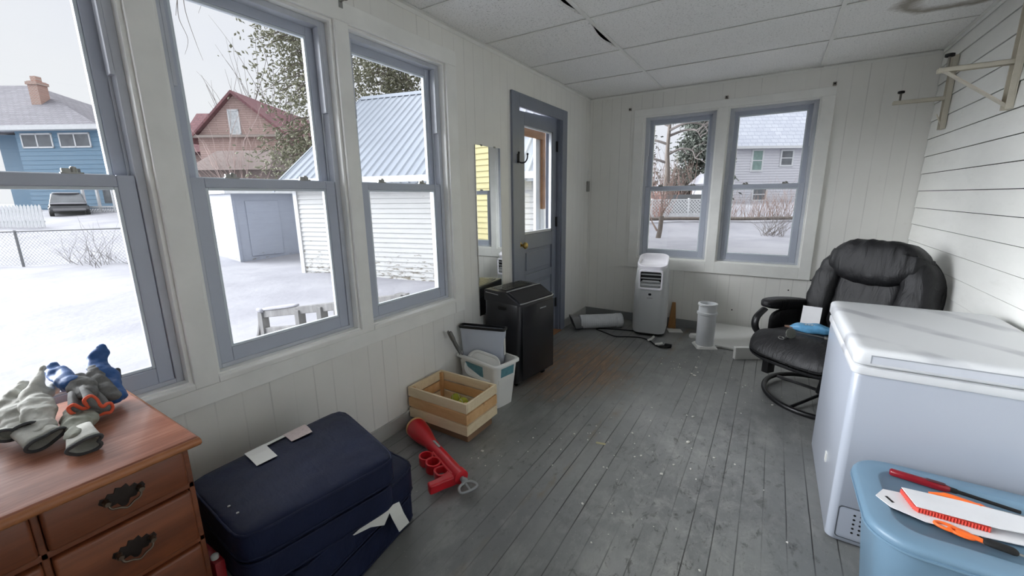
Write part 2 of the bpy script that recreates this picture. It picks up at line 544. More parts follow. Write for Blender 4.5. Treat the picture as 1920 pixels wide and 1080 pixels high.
# dropped ceiling: fibre tiles, two of them sagging away from their tee
TX = [-.4865, .7335, 1.9535, 3.1735]
TY = [4.306] + [3.6963 - .61 * k for k in range(10)]
TY = [t for t in TY if t < D - .3]
ys = [D] + TY + [Y0]
xs = [0, TX[1], TX[2], W]
bm = B()
ty = [y for y in ys if y >= Y0]
sags = {(0, 2): .048, (0, 3): .046, (1, 2): .004, (1, 1): .003}
for j in range(len(ty) - 1):
    y1, y0 = ty[j], ty[j + 1]
    if y1 - y0 < .02: continue
    for i in range(3):
        x0, x1 = xs[i], xs[i + 1]
        sg = sags.get((i, j), .002)
        nx, ny = 10, 14
        g = .003
        grid = []
        for a in range(nx + 1):
            row = []
            for b in range(ny + 1):
                fx, fy = a / nx, b / ny
                x = x0 + g + (x1 - x0 - 2 * g) * fx; y = y0 + g + (y1 - y0 - 2 * g) * fy
                bend = math.sin(PI * fy)
                if i == 0 and sg > .01:
                    x -= sg * bend ** 1.3 * max(0, fx - .6) / .4 * .75
                    dz = -sg * .35 * bend * fx
                else:
                    dz = -sg * math.sin(PI * fx) * bend
                row.append((x, y, H + .004 + dz))
            grid.append(row)
        vs = [[bm.verts.new(p) for p in row] for row in grid]
        vt = [[bm.verts.new((p[0], p[1], p[2] + .015)) for p in row] for row in grid]
        for a in range(nx):
            for b in range(ny):
                bm.faces.new([vs[a][b], vs[a][b + 1], vs[a + 1][b + 1], vs[a + 1][b]])
                bm.faces.new([vt[a][b], vt[a + 1][b], vt[a + 1][b + 1], vt[a][b + 1]])
        for a in range(nx):
            for b in (0, ny):
                bm.faces.new([vs[a][b], vs[a + 1][b], vt[a + 1][b], vt[a][b]])
        for b in range(ny):
            for a in (0, nx):
                bm.faces.new([vs[a][b], vs[a][b + 1], vt[a][b + 1], vt[a][b]])
obj('ceiling', bm, M_CEIL, kind='structure', smooth=30)
M_TEE = mat('tee_white_metal', (230, 230, 226), .4, var=.04)
bm = B()
for x in TX[1:3]:
    bx(bm, x - .011, x + .011, Y0, D - .001, H - .002, H + .0005); bx(bm, x - .0015, x + .0015, Y0, D - .001, H, H + .03)
n_tee = 1
obj('trim_1', bm, M_TEE, kind='structure', smooth=0)
bm = B()
for y in ty[1:-1]:
    for i in range(3):
        a = xs[i] + (.012 if i else .002); b = xs[i + 1] - (.012 if i < 2 else .002)
        bx(bm, a, b, y - .0095, y + .0095, H - .0015, H + .001)
obj('trim_2', bm, M_TEE, kind='structure', smooth=0)
bm = B()     # wall angle
bx(bm, .0005, .022, Y0, D, H - .002, H); bx(bm, .0005, .003, Y0, D, H - .024, H)
bx(bm, W - .03, W - .008, Y0, D, H - .002, H); bx(bm, W - .011, W - .008, Y0, D, H - .024, H)
bx(bm, 0, W, D - .022, D - .0005, H - .002, H); bx(bm, 0, W, D - .003, D - .0005, H - .02, H)
obj('trim_3', bm, M_TEE, kind='structure', smooth=0)

# baseboards
M_BASE = mat('baseboard_grey_paint', (128, 131, 131), .45, var=.06)
M_BASEL = mat('baseboard_pale_paint', (176, 176, 172), .45, var=.06)
bm = B(); bx(bm, 0, 2.655, D - .014, D, 0, .088)
obj('baseboard_back', bm, M_BASE, kind='structure', smooth=0, bevel=.003)
bm = B(); bx(bm, 0, .014, Y0, 2.79, 0, .088); bx(bm, 0, .014, 3.78, D - .014, 0, .088)
obj('baseboard_left', bm, M_BASEL, kind='structure', smooth=0, bevel=.003)

# ------------------------------------------------------------------ windows (local: x along the wall, y outward, z up)
def window(name, loc, rotz, u0, u1, z0, z1, locks=True):
    w = struct(name, loc, rotz)
    zm = (z0 + z1) / 2 + .005
    bm = B()     # painted jamb liner
    for a, b, c, d in ((u0, u0 + .012, z0, z1), (u1 - .012, u1, z0, z1), (u0 + .012, u1 - .012, z1 - .012, z1), (u0 + .012, u1 - .012, z0, z0 + .012)):
        bx(bm, a, b, -.001, TH + .01, c, d)
    obj('jamb_liner', bm, M_TRIMW, w, smooth=0)
    bm = B()     # grey frame with tracks
    a, b, c, d = u0 + .012, u1 - .012, z0 + .012, z1 - .012
    f = .024
    for q in ((a, a + f, c, d), (b - f, b, c, d), (a + f, b - f, d - f, d), (a + f, b - f, c, c + f * .7)):
        bx(bm, q[0], q[1], .034, .125, q[2], q[3])
    # parting strips beside the tracks
    for e in (a + f, b - f - .008):
        bx(bm, e, e + .008, .072, .079, c + f, d - f)
    bx(bm, b - f - .012, b - f, .034, .070, zm + .32, d - f)      # balance covers above the lower sash
    bx(bm, a + f, a + f + .012, .034, .070, zm + .32, d - f)
    obj('frame', bm, M_JAMB, w, smooth=0, bevel=.002)
    def sash(nm, y0, y1, za, zb, top, bot, st):
        bm = B()
        l, r = a + f + .001, b - f - .001
        bx(bm, l, l + st, y0, y1, za, zb); bx(bm, r - st, r, y0, y1, za, zb)
        bx(bm, l + st, r - st, y0, y1, zb - top, zb); bx(bm, l + st, r - st, y0, y1, za, za + bot)
        s = obj(nm, bm, M_SASH, w, smooth=0, bevel=.003)
        bm = B()
        i0, i1, k0, k1 = l + st, r - st, za + bot, zb - top
        ym = y0 + .012
        bd = .010
        for q in ((i0, i0 + bd, k0, k1), (i1 - bd, i1, k0, k1), (i0 + bd, i1 - bd, k1 - bd, k1), (i0 + bd, i1 - bd, k0, k0 + bd)):
            bx(bm, q[0], q[1], y0 + .004, y1 - .006, q[2], q[3])
        obj('glazing_bead', bm, M_SASH_L, s, smooth=0, bevel=.002)
        bm = B(); bx(bm, i0 + bd - .002, i1 - bd + .002, ym, ym + .004, k0 + bd - .002, k1 - bd + .002)
        obj('glass_pane', bm, M_GLASS, s, smooth=0)
        return s
    sash('upper_sash', .082, .112, zm - .018, d - f + .004, .040, .030, .040)
    ls = sash('lower_sash', .040, .068, c + f * .7 - .003, zm + .018, .036, .058, .046)
    if locks:
        for fr in (.27, .74):
            x = a + (b - a) * fr
            bm = B()
            vbox(bm, x - .026, x + .026, .046, .064, zm + .018, zm + .023, .006, 3)
            prism(bm, [(-.022, -.004), (.012, -.006), (.020, .001), (.012, .006), (-.022, .004)], 0, .011, T(x, .056, zm + .023))
            lathe(bm, [(.008, 0), (.008, .014), (.005, .017)], 12, T(x + .004, .055, zm + .023))
            obj('sash_lock', bm, M_STEEL, ls, smooth=40)
    return w
for i, (a, b) in enumerate(LW): window('window_%d' % (i + 1), (0, 0, 0), 90, a, b, WZ0, WZ1)
for i, (a, b) in enumerate(BW): window('window_%d' % (i + 4), (0, D, 0), 0, a, b, BZ0, BZ1)
window('window_6', (0, 0, 0), 90, -1.45, -.30, WZ0, WZ1)

# casings: left wall group
bm = B()
def lbox(y0, y1, z0, z1, t=.018): bx(bm, .0003, t, y0, y1, z0, z1)
lbox(-.22, 2.149, WZ1, 2.194); lbox(LW[2][1], 2.149, .584, WZ1); lbox(-.22, -.09, .584, WZ1)
lbox(LW[0][1], LW[1][0], WZ0 - .02, WZ1); lbox(LW[1][1], LW[2][0], WZ0 - .02, WZ1)
lbox(-.09, LW[2][1], .584, WZ0 - .02, .016)
obj('trim_4', bm, M_TRIMW, kind='structure', smooth=0, bevel=.003)
bm = B()       # sloping sill ledge under the three windows
for a, b in LW:
    hexa(bm, [(-.034, a, WZ0 - .02), (.020, a, WZ0 - .02), (.020, b, WZ0 - .02), (-.034, b, WZ0 - .02)],
         [(-.034, a, WZ0 + .014), (.020, a, WZ0 + .002), (.020, b, WZ0 + .002), (-.034, b, WZ0 + .014)])
obj('trim_5', bm, M_TRIMW, kind='structure', smooth=0, bevel=.003)
# far wall group
bm = B()
def bbox(x0, x1, z0, z1, t=.018): bx(bm, x0, x1, D - t, D - .0003, z0, z1)
bbox(.474, 2.072, BZ1, 2.164); bbox(.474, BW[0][0], .592, BZ1); bbox(BW[1][1], 2.072, .592, BZ1)
bbox(BW[0][1], BW[1][0], .592, BZ1); bbox(BW[0][0], BW[0][1], .592, BZ0); bbox(BW[1][0], BW[1][1], .592, BZ0)
obj('trim_6', bm, M_TRIMW, kind='structure', smooth=0, bevel=.003)

# ------------------------------------------------------------------ door
bm = B()
bx(bm, .0003, .02, 2.79, DY0 + .005, 0, DZ1 + .09); bx(bm, .0003, .02, DY1 - .005, 3.775, 0, DZ1 + .09); bx(bm, .0003, .02, DY0 + .005, DY1 - .005, DZ1 - .004, DZ1 + .09)
bx(bm, -TH - .01, .001, DY0, DY0 + .018, 0, DZ1 + .048); bx(bm, -TH - .01, .001, DY1 - .018, DY1, 0, DZ1 + .048)
bx(bm, -TH - .01, -.001, DY0, DY1, DZ1 + .048, DZ1 + .06)
bx(bm, -.095, -.082, DY0 + .018, DY0 + .03, 0, DZ1 - .006)
obj('trim_7', bm, M_DOOR, kind='structure', smooth=0, bevel=.003)
bm = B(); bx(bm, -TH - .02, .03, DY0, DY1, 0, .014)
obj('trim_8', bm, M_BRWOOD, kind='structure', smooth=0, bevel=.004)

door = struct('door_1')
y0, y1 = DY0 + .026, DY1 - .022
zt0, zt1 = 1.997, 2.036          # racked: the gap over the latch side lets daylight in
xa, xb = -.072, -.032
gy0, gy1, gz0, gz1 = 3.058, 3.572, 1.02, 1.905
bm = B()
def dslab(p0, p1, z0, z1): bx(bm, xa, xb, p0, p1, z0, z1)
def dtop(y): return zt0 + (zt1 - zt0) * (y - y0) / (y1 - y0)
for p0, p1 in ((y0, gy0), (gy1, y1)):
    hexa(bm, [(xa, p0, .018), (xb, p0, .018), (xb, p1, .018), (xa, p1, .018)], [(xa, p0, dtop(p0)), (xb, p0, dtop(p0)), (xb, p1, dtop(p1)), (xa, p1, dtop(p1))])
hexa(bm, [(xa, gy0, gz1), (xb, gy0, gz1), (xb, gy1, gz1), (xa, gy1, gz1)], [(xa, gy0, dtop(gy0)), (xb, gy0, dtop(gy0)), (xb, gy1, dtop(gy1)), (xa, gy1, dtop(gy1))])
rails = [(gz0 - .13, gz0), (.60, .67), (.28, .35), (.018, .13)]
for a, b in rails: dslab(gy0, gy1, a, b)
obj('slab', bm, M_DOOR, door, smooth=0, bevel=.003)
bm = B()
for a, b in ((.67, gz0 - .13), (.35, .60), (.13, .28)):
    bx(bm, xa + .012, xb - .016, gy0, gy1, a, b)
    rbox(bm, xa + .012, xb - .008, gy0 + .035, gy1 - .035, a + .03, b - .03, .006, 2)
obj('sunk_panels', bm, M_DOOR, door, smooth=0)
bm = B()
for q in ((gy0, gy0 + .012, gz0, gz1), (gy1 - .012, gy1, gz0, gz1), (gy0, gy1, gz1 - .012, gz1), (gy0, gy1, gz0, gz0 + .022)):
    bx(bm, xa + .006, xb - .008, *q)
obj('glazing_stop', bm, mat('door_stop_white', (196, 200, 204), .4), door, smooth=0, bevel=.002)
bm = B(); bx(bm, -.055, -.051, gy0 + .01, gy1 - .01, gz0 + .02, gz1 - .01)
obj('glass_pane', bm, M_GLASS, door, smooth=0)
bm = B()
M_BRASS = mat('old_brass', (186, 160, 96), .28, metal=.9, var=.1)
kM = T(xb, y0 + .055, .94) @ RY(90)
lathe(bm, [(.026, 0), (.026, .004), (.012, .006), (.010, .026), (.016, .034), (.026, .044), (.028, .056), (.022, .067), (.008, .071)], 24, kM)
obj('door_knob', bm, M_BRASS, door, smooth=50)
M_BLKM = mat('black_metal', (34, 34, 36), .45, metal=.5)
for z in (1.79, 1.10, .30):
    bm = B(); bx(bm, xb - .002, xb + .004, y1 - .022, y1 + .006, z - .045, z + .045)
    lathe(bm, [(.007, -.047), (.007, .047)], 10, T(xb + .004, y1 + .006, z))
    obj('hinge', bm, M_BLKM, door, smooth=40)
bm = B()      # latch keeper
bx(bm, xb - .001, xb + .014, DY0 + .004, DY0 + .03, .90, .97)
obj('latch_case', bm, M_BLKM, door, smooth=0, bevel=.002)
# raw timber of the outer storm door seen through the glass
bm = B()
bx(bm, -TH - .055, -TH - .03, DY0 + .05, DY1 + .02, 1.86, 1.96)
bx(bm, -TH - .055, -TH - .03, 3.635, 3.70, 1.22, 1.86)
obj('trim_9', bm, M_BRWOOD, kind='structure', smooth=0, bevel=.003)
bm = B()
bx(bm, -TH - .055, -TH - .03, 3.635, 3.70, .02, 1.219); bx(bm, -TH - .09, -TH - .06, 3.56, 3.66, .02, 1.96); bx(bm, -TH - .055, -TH - .03, 2.94, 3.02, .02, 1.86)
obj('trim_10', bm, M_TRIMW, kind='structure', smooth=0, bevel=.003)
# ------------------------------------------------------------------ outdoors
def sstep(a, b, t):
    t = max(0, min(1, (t - a) / (b - a))); return t * t * (3 - 2 * t)
def pl(pts, t):
    if t <= pts[0][0]: return pts[0][1]
    for (a, p), (b, q) in zip(pts, pts[1:]):
        if t <= b: return p + (q - p) * (t - a) / (b - a)
    return pts[-1][1]
LEFTZ = [(13, -.58), (16, -.46), (21, .2), (25, .58), (29, .92), (45, 1.3)]
BACKZ = [(20.2, -.62), (21.7, -.05), (25, .12), (30, .7), (36, .75), (60, 1.2)]
def ground(x, y):
    d = -.5181 * (x - 1.7425) + .8283 * y
    t = y / max(.3, 1.7425 - x)
    wl = 1 - sstep(.7, 1.3, t)
    z = pl(LEFTZ, d) * wl + pl(BACKZ, d) * (1 - wl)
    if d < 14: z = max(z, -.62)
    n = noise.noise((x * .35, y * .35, 3)) * .07 + noise.noise((x * 1.3, y * 1.3, 8)) * .018
    return z + n * sstep(1.5, 4, abs(x) + max(0, y - 4))
bm = B()
def axis(a, b, c, fine, coarse):
    out = []; t = a
    while t < b:
        out.append(t); t += fine if c[0] < t < c[1] else coarse
    out.append(b); return out
gx = axis(-80, 30, (-24, 5), .45, 1.6); gy = axis(-25, 85, (-2, 30), .45, 1.6)
gv = [[bm.verts.new((x, y, ground(x, y))) for y in gy] for x in gx]
for i in range(len(gx) - 1):
    for j in range(len(gy) - 1):
        bm.faces.new([gv[i][j], gv[i + 1][j], gv[i + 1][j + 1], gv[i][j + 1]])
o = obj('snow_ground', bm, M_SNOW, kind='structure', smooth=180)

GREYS = clap_mat('grey_shed_paint', (146, 152, 166), (116, 118, 122), .3, lo=(-.7, .4))
M_WCLAP = clap_mat('garage_white_siding', (184, 185, 184), (118, 114, 104), .3, lo=(-.85, 1.1))
M_METALR = mat('ribbed_metal_roof', (146, 153, 163), .38, metal=.25, var=.05, vscale=1.2)
M_WTRIM = mat('outdoor_white_trim', (206, 208, 210), .55)
M_PANE = mat('dark_outdoor_pane', (104, 108, 112), .15, var=.25, vscale=1.5)

# --- white garage with a ribbed metal roof
gA = Vector((-8.93, 6.4, 0)); gd = Vector((.9721, .23456, 0)); gn = Vector((-.23456, .9721, 0))
LEN, DEP, EZ, RZ_ = 6.75, 7.2, 1.86, 4.55
garage = thing('garage', 'white clapboard garage with a grey ribbed metal roof close by the house', 'garage', (gA.x, gA.y, -.6), math.degrees(math.atan2(gd.y, gd.x)))
# local: x along the wall, y away, z from -.6
E_, R_ = EZ + .6, RZ_ + .6
bm = B()
prism(bm, [(0, 0), (LEN, 0), (LEN, DEP), (0, DEP)], -.3, E_ - .02)
for x in (0, LEN - .05):
    hexa(bm, [(x, 0, E_ - .03), (x + .05, 0, E_ - .03), (x + .05, DEP, E_ - .03), (x, DEP, E_ - .03)], [(x, DEP / 2 - .01, R_ - .1), (x + .05, DEP / 2 - .01, R_ - .1), (x + .05, DEP / 2 + .01, R_ - .1), (x, DEP / 2 + .01, R_ - .1)])
z = -.05; k = .118
while z < E_ - .05:
    hexa(bm, [(.02, -.028, z), (LEN - .02, -.028, z), (LEN - .02, 0, z), (.02, 0, z)], [(.02, -.008, z + k), (LEN - .02, -.008, z + k), (LEN - .02, 0, z + k), (.02, 0, z + k)])
    z += k
obj('siding', bm, M_WCLAP, garage, smooth=0)
bm = B()
bx(bm, -.03, .09, -.04, .06, -.2, E_); bx(bm, LEN - .09, LEN + .03, -.04, .06, -.2, E_)
bx(bm, -.02, LEN + .02, -.30, -.27, E_ - .14, E_ + .0); bx(bm, LEN * .74, LEN * .74 + .03, -.035, -.02, 0, E_)
obj('corner_board', bm, M_WTRIM, garage, smooth=0)
bm = B()
sl = (R_ - E_) / (DEP / 2)
def roofp(x, t, up=0): return (x, -.32 + t, E_ - .32 * sl + t * sl + .04 + up)
n = int((LEN + .7) / .23)
prof = []
for i in range(n + 1):
    x = -.35 + i * .23
    prof += [(x, 0), (x + .03, .032), (x + .06, .032), (x + .09, 0)]
tt = DEP / 2 + .32
va = [bm.verts.new(roofp(x, 0, u)) for x, u in prof]; vb = [bm.verts.new(roofp(x, tt, u)) for x, u in prof]
vc = [bm.verts.new((x, DEP + .32 - 0, E_ - .32 * sl + .04 + u)) for x, u in prof]
for i in range(len(prof) - 1):
    bm.faces.new([va[i], va[i + 1], vb[i + 1], vb[i]]); bm.faces.new([vb[i], vb[i + 1], vc[i + 1], vc[i]])
obj('metal_roof', bm, M_METALR, garage, smooth=0, recalc=False)
bm = B()
rz = R_ + .055 + .32 * 0
hexa(bm, [(-.37, DEP / 2 - .16, rz - .10), (LEN + .4, DEP / 2 - .16, rz - .10), (LEN + .4, DEP / 2 + .16, rz - .10), (-.37, DEP / 2 + .16, rz - .10)], [(-.37, DEP / 2 - .02, rz + .03), (LEN + .4, DEP / 2 - .02, rz + .03), (LEN + .4, DEP / 2 + .02, rz + .03), (-.37, DEP / 2 + .02, rz + .03)])
for s in (1,):
    p0 = Vector(roofp(-.37, 0)); p1 = Vector(roofp(-.37, tt))
    hexa(bm, [p0 + Vector(q) for q in ((0, 0, -.12), (.05, 0, -.12), (.05, 0, .05), (0, 0, .05))], [p1 + Vector(q) for q in ((0, 0, -.12), (.05, 0, -.12), (.05, 0, .05), (0, 0, .05))])
obj('ridge_cap', bm, M_METALR, garage, smooth=0)

# --- grey shed
shed = thing('shed', 'weathered blue grey garden shed with a plank door left of the white garage', 'shed', (-12.75, 6.62, -.56), 83)
bm = B()
bx(bm, 0, 4.2, 0, 3.4, -.1, 2.18)
for i in range(14):
    pass
obj('shed_wall', bm, GREYS, shed, smooth=0)
bm = B(); bx(bm, .35, 1.35, -.035, 0, .12, 1.9); bx(bm, -.02, .07, -.03, .05, -.05, 2.15)
obj('door', bm, GREYS, shed, smooth=0, bevel=.008)
bm = B(); hexa(bm, [(-.25, -.25, 2.13), (4.5, -.25, 2.13), (4.5, 3.6, 2.13), (-.25, 3.6, 2.13)], [(-.25, -.25, 2.24), (4.5, -.25, 2.24), (4.5, 3.6, 2.75), (-.25, 3.6, 2.75)])
obj('shed_roof', bm, M_WTRIM, shed, smooth=0)
bm = B(); tube(bm, [(1.9, -.3, 2.2), (1.95, -.38, 2.08), (2.02, -.42, 1.9)], .06, 8)
obj('downspout', bm, M_WTRIM, shed, smooth=60)

# --- blue house on the far left
M_BLUE = clap_mat('blue_siding', (96, 130, 154), (114, 142, 160), .3)
M_SHG = shingle_mat('grey_shingles', (112, 110, 116), (126, 124, 130), (98, 96, 102), 1.0, .5, .22, snow=.35)
M_BRICK = shingle_mat('red_brick', (148, 92, 78), (168, 108, 92), (176, 160, 150), 1.0, .24, .09, brick=True)
bang = math.degrees(math.atan2(3.0, 4.95))
bh = thing('house', 'blue house with a grey hip roof and a brick chimney seen through the left window', 'house', (-43.2, 7.5, .9), bang)
BL, BD, BH = 5.9, 9.5, 5.45
bm = B(); bx(bm, 0, BL, 0, BD, -1, BH)
z = .1
while z < BH:
    hexa(bm, [(0, -.03, z), (BL, -.03, z), (BL, 0, z), (0, 0, z)], [(0, -.008, z + .3), (BL, -.008, z + .3), (BL, 0, z + .3), (0, 0, z + .3)])
    z += .3
bx(bm, -4, 0, 2.2, BD, -1, BH)
obj('siding', bm, M_BLUE, bh, smooth=0)
bm = B()
e0 = BH + .12
ridge = [(-6.0, 4.6, e0 + 3.9), (-3.0, 4.6, e0 + 3.85)]
c = [(-8, -.5, e0), (BL + .5, -.5, e0), (BL + .5, BD + .5, e0), (-8, BD + .5, e0)]
vv = [bm.verts.new(p) for p in c + ridge]
for f in ((0, 1, 5, 4), (1, 2, 5), (2, 3, 4, 5), (3, 0, 4), (3, 2, 1, 0)): bm.faces.new([vv[i] for i in f])
obj('shingle_roof', bm, M_SHG, bh, smooth=0)
bm = B(); bx(bm, -8, BL + .52, -.56, -.46, e0 - .24, e0 + .06); bx(bm, -8, BL + .52, -.5, 0, e0 - .24, e0 - .18)
obj('eave_gutter', bm, M_WTRIM, bh, smooth=0)
bm = B(); bx(bm, -.55, .15, 2.0, 2.7, e0 + 1.2, e0 + 3.5); bx(bm, -.62, .22, 1.93, 2.77, e0 + 3.25, e0 + 3.45); bx(bm, -.4, .0, 2.15, 2.55, e0 + 3.5, e0 + 3.85)
obj('chimney', bm, M_BRICK, bh, smooth=0)
for x in (.35, 3.0):
    bm = B()
    for q in ((x, x + 2.2, 4.2, 4.3), (x, x + 2.2, 5.08, 5.18), (x, x + .09, 4.2, 5.18), (x + 1.05, x + 1.14, 4.2, 5.18), (x + 2.11, x + 2.2, 4.2, 5.18)): bx(bm, q[0], q[1], -.07, -.01, q[2], q[3])
    w_ = obj('window_frame', bm, M_WTRIM, bh, smooth=0)
    bm = B(); bx(bm, x + .05, x + 2.15, -.045, -.02, 4.25, 5.12)
    obj('pane', bm, M_PANE, w_, smooth=0)
po = thing('porch', 'small white porch with lattice railing in front of the blue house', 'porch', (-36.6, 8.6, .42), bang)
bm = B()
for x in (0, .95, 1.95, 2.75): bx(bm, x, x + .12, 0, .12, 0, 2.1)
bx(bm, 0, 2.87, -.02, .14, .62, .72); bx(bm, 0, 2.87, -.05, .2, 2.0, 2.2)
obj('porch_frame', bm, M_WTRIM, po, smooth=0)
bm = B()
for i in range(16):
    x = .1 + i * .17
    tube(bm, [(x, .05, .2), (x + .42, .05, .62)], .022, 4); tube(bm, [(x + .42, .07, .2), (x, .07, .62)], .022, 4)
obj('lattice', bm, M_WTRIM, po, smooth=0)
bm = B(); bx(bm, -.05, 2.9, .1, 2.6, -.3, .12)
obj('porch_floor', bm, M_DECK, po, smooth=0)
bm = B(); bx(bm, 1.15, 1.85, .3, .34, .9, 1.95); bx(bm, 2.1, 2.65, .3, .34, .9, 1.95)
obj('screen', bm, M_PANE, po, smooth=0)

# parked car, seen from its nose, snow on the bonnet
M_CAR = mat('dark_car_paint', (52, 54, 58), .3, var=.05)
car = thing('car', 'dark car with snow on its bonnet parked beside the blue house', 'car', (-34.6, 7.5, .56), 78.5)
bm = B()
sec = [(0, .42, .80, .38), (.12, .30, .86, .62), (1.2, .26, .88, .80), (1.9, .26, .88, .84), (3.6, .26, .88, .92), (4.3, .32, .82, .70)]
loft(bm, [[(-w, y, zb), (w, y, zb), (w * 1.02, y, zb + (zt - zb) * .55), (w * .9, y, zt), (-w * .9, y, zt), (-w * 1.02, y, zb + (zt - zb) * .55)] for y, zb, w, zt in sec])
obj('body', bm, M_CAR, car, smooth=30, bevel=.03)
bm = B()
loft(bm, [[(-w, y, .80), (w, y, .80), (w * .82, y + dy, zt), (-w * .82, y + dy, zt)] for y, dy, w, zt in ((1.15, .65, .80, 1.34), (2.2, .1, .82, 1.42), (3.5, -.4, .80, 1.34))])
obj('cabin', bm, M_PANE, car, smooth=30, bevel=.03)
for x in (-.78, .78):
    for y in (.75, 3.4):
        bm = B(); lathe(bm, [(.1, -.1), (.31, -.1), (.33, -.06), (.33, .06), (.31, .1), (.1, .1)], 18, T(x, y, .33) @ RY(90)); obj('wheel', bm, M_DARK, car, smooth=40)
bm = B(); superbox(bm, .82, .50, .05, 4, 6, T(0, .72, .76)); superbox(bm, .62, .8, .05, 4, 6, T(0, 2.5, 1.42))
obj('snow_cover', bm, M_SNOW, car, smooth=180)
bm = B(); bx(bm, -.7, .7, -.04, .04, .34, .48)
obj('bumper', bm, mat('car_bumper', (120, 120, 122), .4), car, smooth=0, bevel=.02)

# picket fence
pf = thing('picket_fence', 'white picket fence section at the far left behind the wire fence', 'fence', (-32.6, 3.6, .1), math.degrees(math.atan2(1.15, 1.84)))
bm = B(); bx(bm, 0, 3.5, .03, .07, .3, .4); bx(bm, 0, 3.5, .03, .07, .85, .95)
obj('fence_rail', bm, M_WTRIM, pf, smooth=0)
for i in range(19):
    bm = B(); x = i * .187
    prism(bm, [(x, -.2), (x + .13, -.2), (x + .13, 1.1), (x + .065, 1.2), (x, 1.1)], 0, .03, Matrix(((1, 0, 0, 0), (0, 0, 1, 0), (0, 1, 0, 0), (0, 0, 0, 1))))
    obj('picket', bm, M_WTRIM, pf, smooth=0)
# chain link fence
M_GALV = mat('galvanised_wire', (120, 122, 124), .5, metal=.4)
c0 = Vector((-18.9, 2.25, -.58)); c1 = Vector((-15.2, 4.75, -.36)); cd = (c1 - c0); cl = cd.length
cf = thing('wire_fence', 'grey chain link fence with pipe posts across the snowy yard', 'fence', c0, math.degrees(math.atan2(cd.y, cd.x)))
for x in (.95, cl - .12):
    bm = B(); tube(bm, [(x, 0, -.1), (x, 0, 1.12)], .035, 8); obj('post', bm, M_GALV, cf, smooth=50)
bm = B(); tube(bm, [(-.6, 0, 1.06), (cl, 0, 1.14)], .024, 8); obj('top_rail', bm, M_GALV, cf, smooth=50)
bm = B()
s = .115
for i in range(int((cl + 2) / s)):
    x = -1.6 + i * s
    for sg in (1, -1):
        a0, a1 = (x, x + 1.05) if sg > 0 else (x + 1.05, x)
        t0, t1 = 0, 1
        tube(bm, [(a0, .02 * sg * .2, .02), (a1, .02 * sg * .2, 1.06)], .0042, 3, caps=False)
obj('wire_mesh', bm, M_GALV, cf, smooth=0)
# --- pink-brown house
M_PINK = shingle_mat('pink_brown_siding', (176, 152, 146), (186, 162, 154), (158, 136, 130), 1.0, 1.4, .14, brick=True)
M_RED = shingle_mat('dark_red_shingles', (116, 80, 84), (130, 90, 92), (102, 72, 76), 1.0, .5, .22, snow=.25)
M_SNOWP = mat('frosted_pane', (190, 194, 196), .4, var=.25, vscale=6)
ph = thing('house', 'pinkish brown gabled house with a dark red roof and a small attic window', 'house', (-31.75, 13.8, .7), math.degrees(math.atan2(3.1, 4.9)))
PL, PD, PE, PR = 6.0, 11, 4.95, 7.55
bm = B()
b_ = [(0, 0), (PL, 0), (PL, PE), (PL * .47, PR), (0, PE)]
YZ = Matrix(((1, 0, 0, 0), (0, 0, 1, 0), (0, 1, 0, 0), (0, 0, 0, 1)))
prism(bm, [(0, -1), (PL, -1), (PL, PE), (PL * .47, PR), (0, PE)], 0, PD, YZ)
obj('siding', bm, M_PINK, ph, smooth=0)
bm = B()
ax = PL * .47
for sx, ex, ez in ((-1, -.55, PE - .45), (1, PL + .55, PE - .45)):
    hexa(bm, [(ex, -.35, ez), (ax, -.35, PR + .0), (ax, PD + .3, PR + .0), (ex, PD + .3, ez)], [(ex, -.35, ez + .16), (ax, -.35, PR + .2), (ax, PD + .3, PR + .2), (ex, PD + .3, ez + .16)])
bx(bm, -6, .2, 5.5, 12.5, PE - .6, PE - .4)
hexa(bm, [(-6, 5.3, PE - .4), (1.2, 5.3, PE - .4), (1.2, 12.7, PE - .4), (-6, 12.7, PE - .4)], [(-6, 8.8, PR + .55), (1.2, 8.8, PR + .55), (1.2, 9.2, PR + .55), (-6, 9.2, PR + .55)])
obj('red_roof', bm, M_RED, ph, smooth=0)
bm = B(); bx(bm, -6, .1, 5.8, 12, -1, PE - .5)
obj('rear_wing', bm, M_PINK, ph, smooth=0)
bm = B(); bx(bm, -2.6, -2.0, 8.6, 9.2, PR, PR + 1.5)
obj('chimney', bm, M_BRICK, ph, smooth=0)
bm = B()
for q in ((2.25, 3.0, 5.0, 5.1), (2.25, 3.0, 6.5, 6.62), (2.25, 2.35, 5.0, 6.6), (2.9, 3.0, 5.0, 6.6)): bx(bm, q[0], q[1], -.07, 0, q[2], q[3])
w_ = obj('window_frame', bm, M_WTRIM, ph, smooth=0)
bm = B(); bx(bm, 2.3, 2.95, -.04, -.01, 5.05, 6.55); obj('pane', bm, M_SNOWP, w_, smooth=0)
bm = B(); bx(bm, -.2, PL + .1, -.3, 0, PE - .12, PE + .04)
obj('belt_eave', bm, mat('weathered_belt', (150, 140, 134), .7), ph, smooth=0)
bm = B(); bx(bm, 1.6, PL + .2, -3.2, -.01, -1, 2.6)
hexa(bm, [(1.3, -3.5, 2.5), (PL + .5, -3.5, 2.5), (PL + .5, 0, 2.5), (1.3, 0, 2.5)], [(2.6, -2.2, 3.75), (PL + .2, -2.2, 3.75), (PL + .2, 0, 3.9), (2.6, 0, 3.9)])
obj('low_extension', bm, mat('grey_brown_shingle', (128, 116, 112), .9, var=.15), ph, smooth=0)

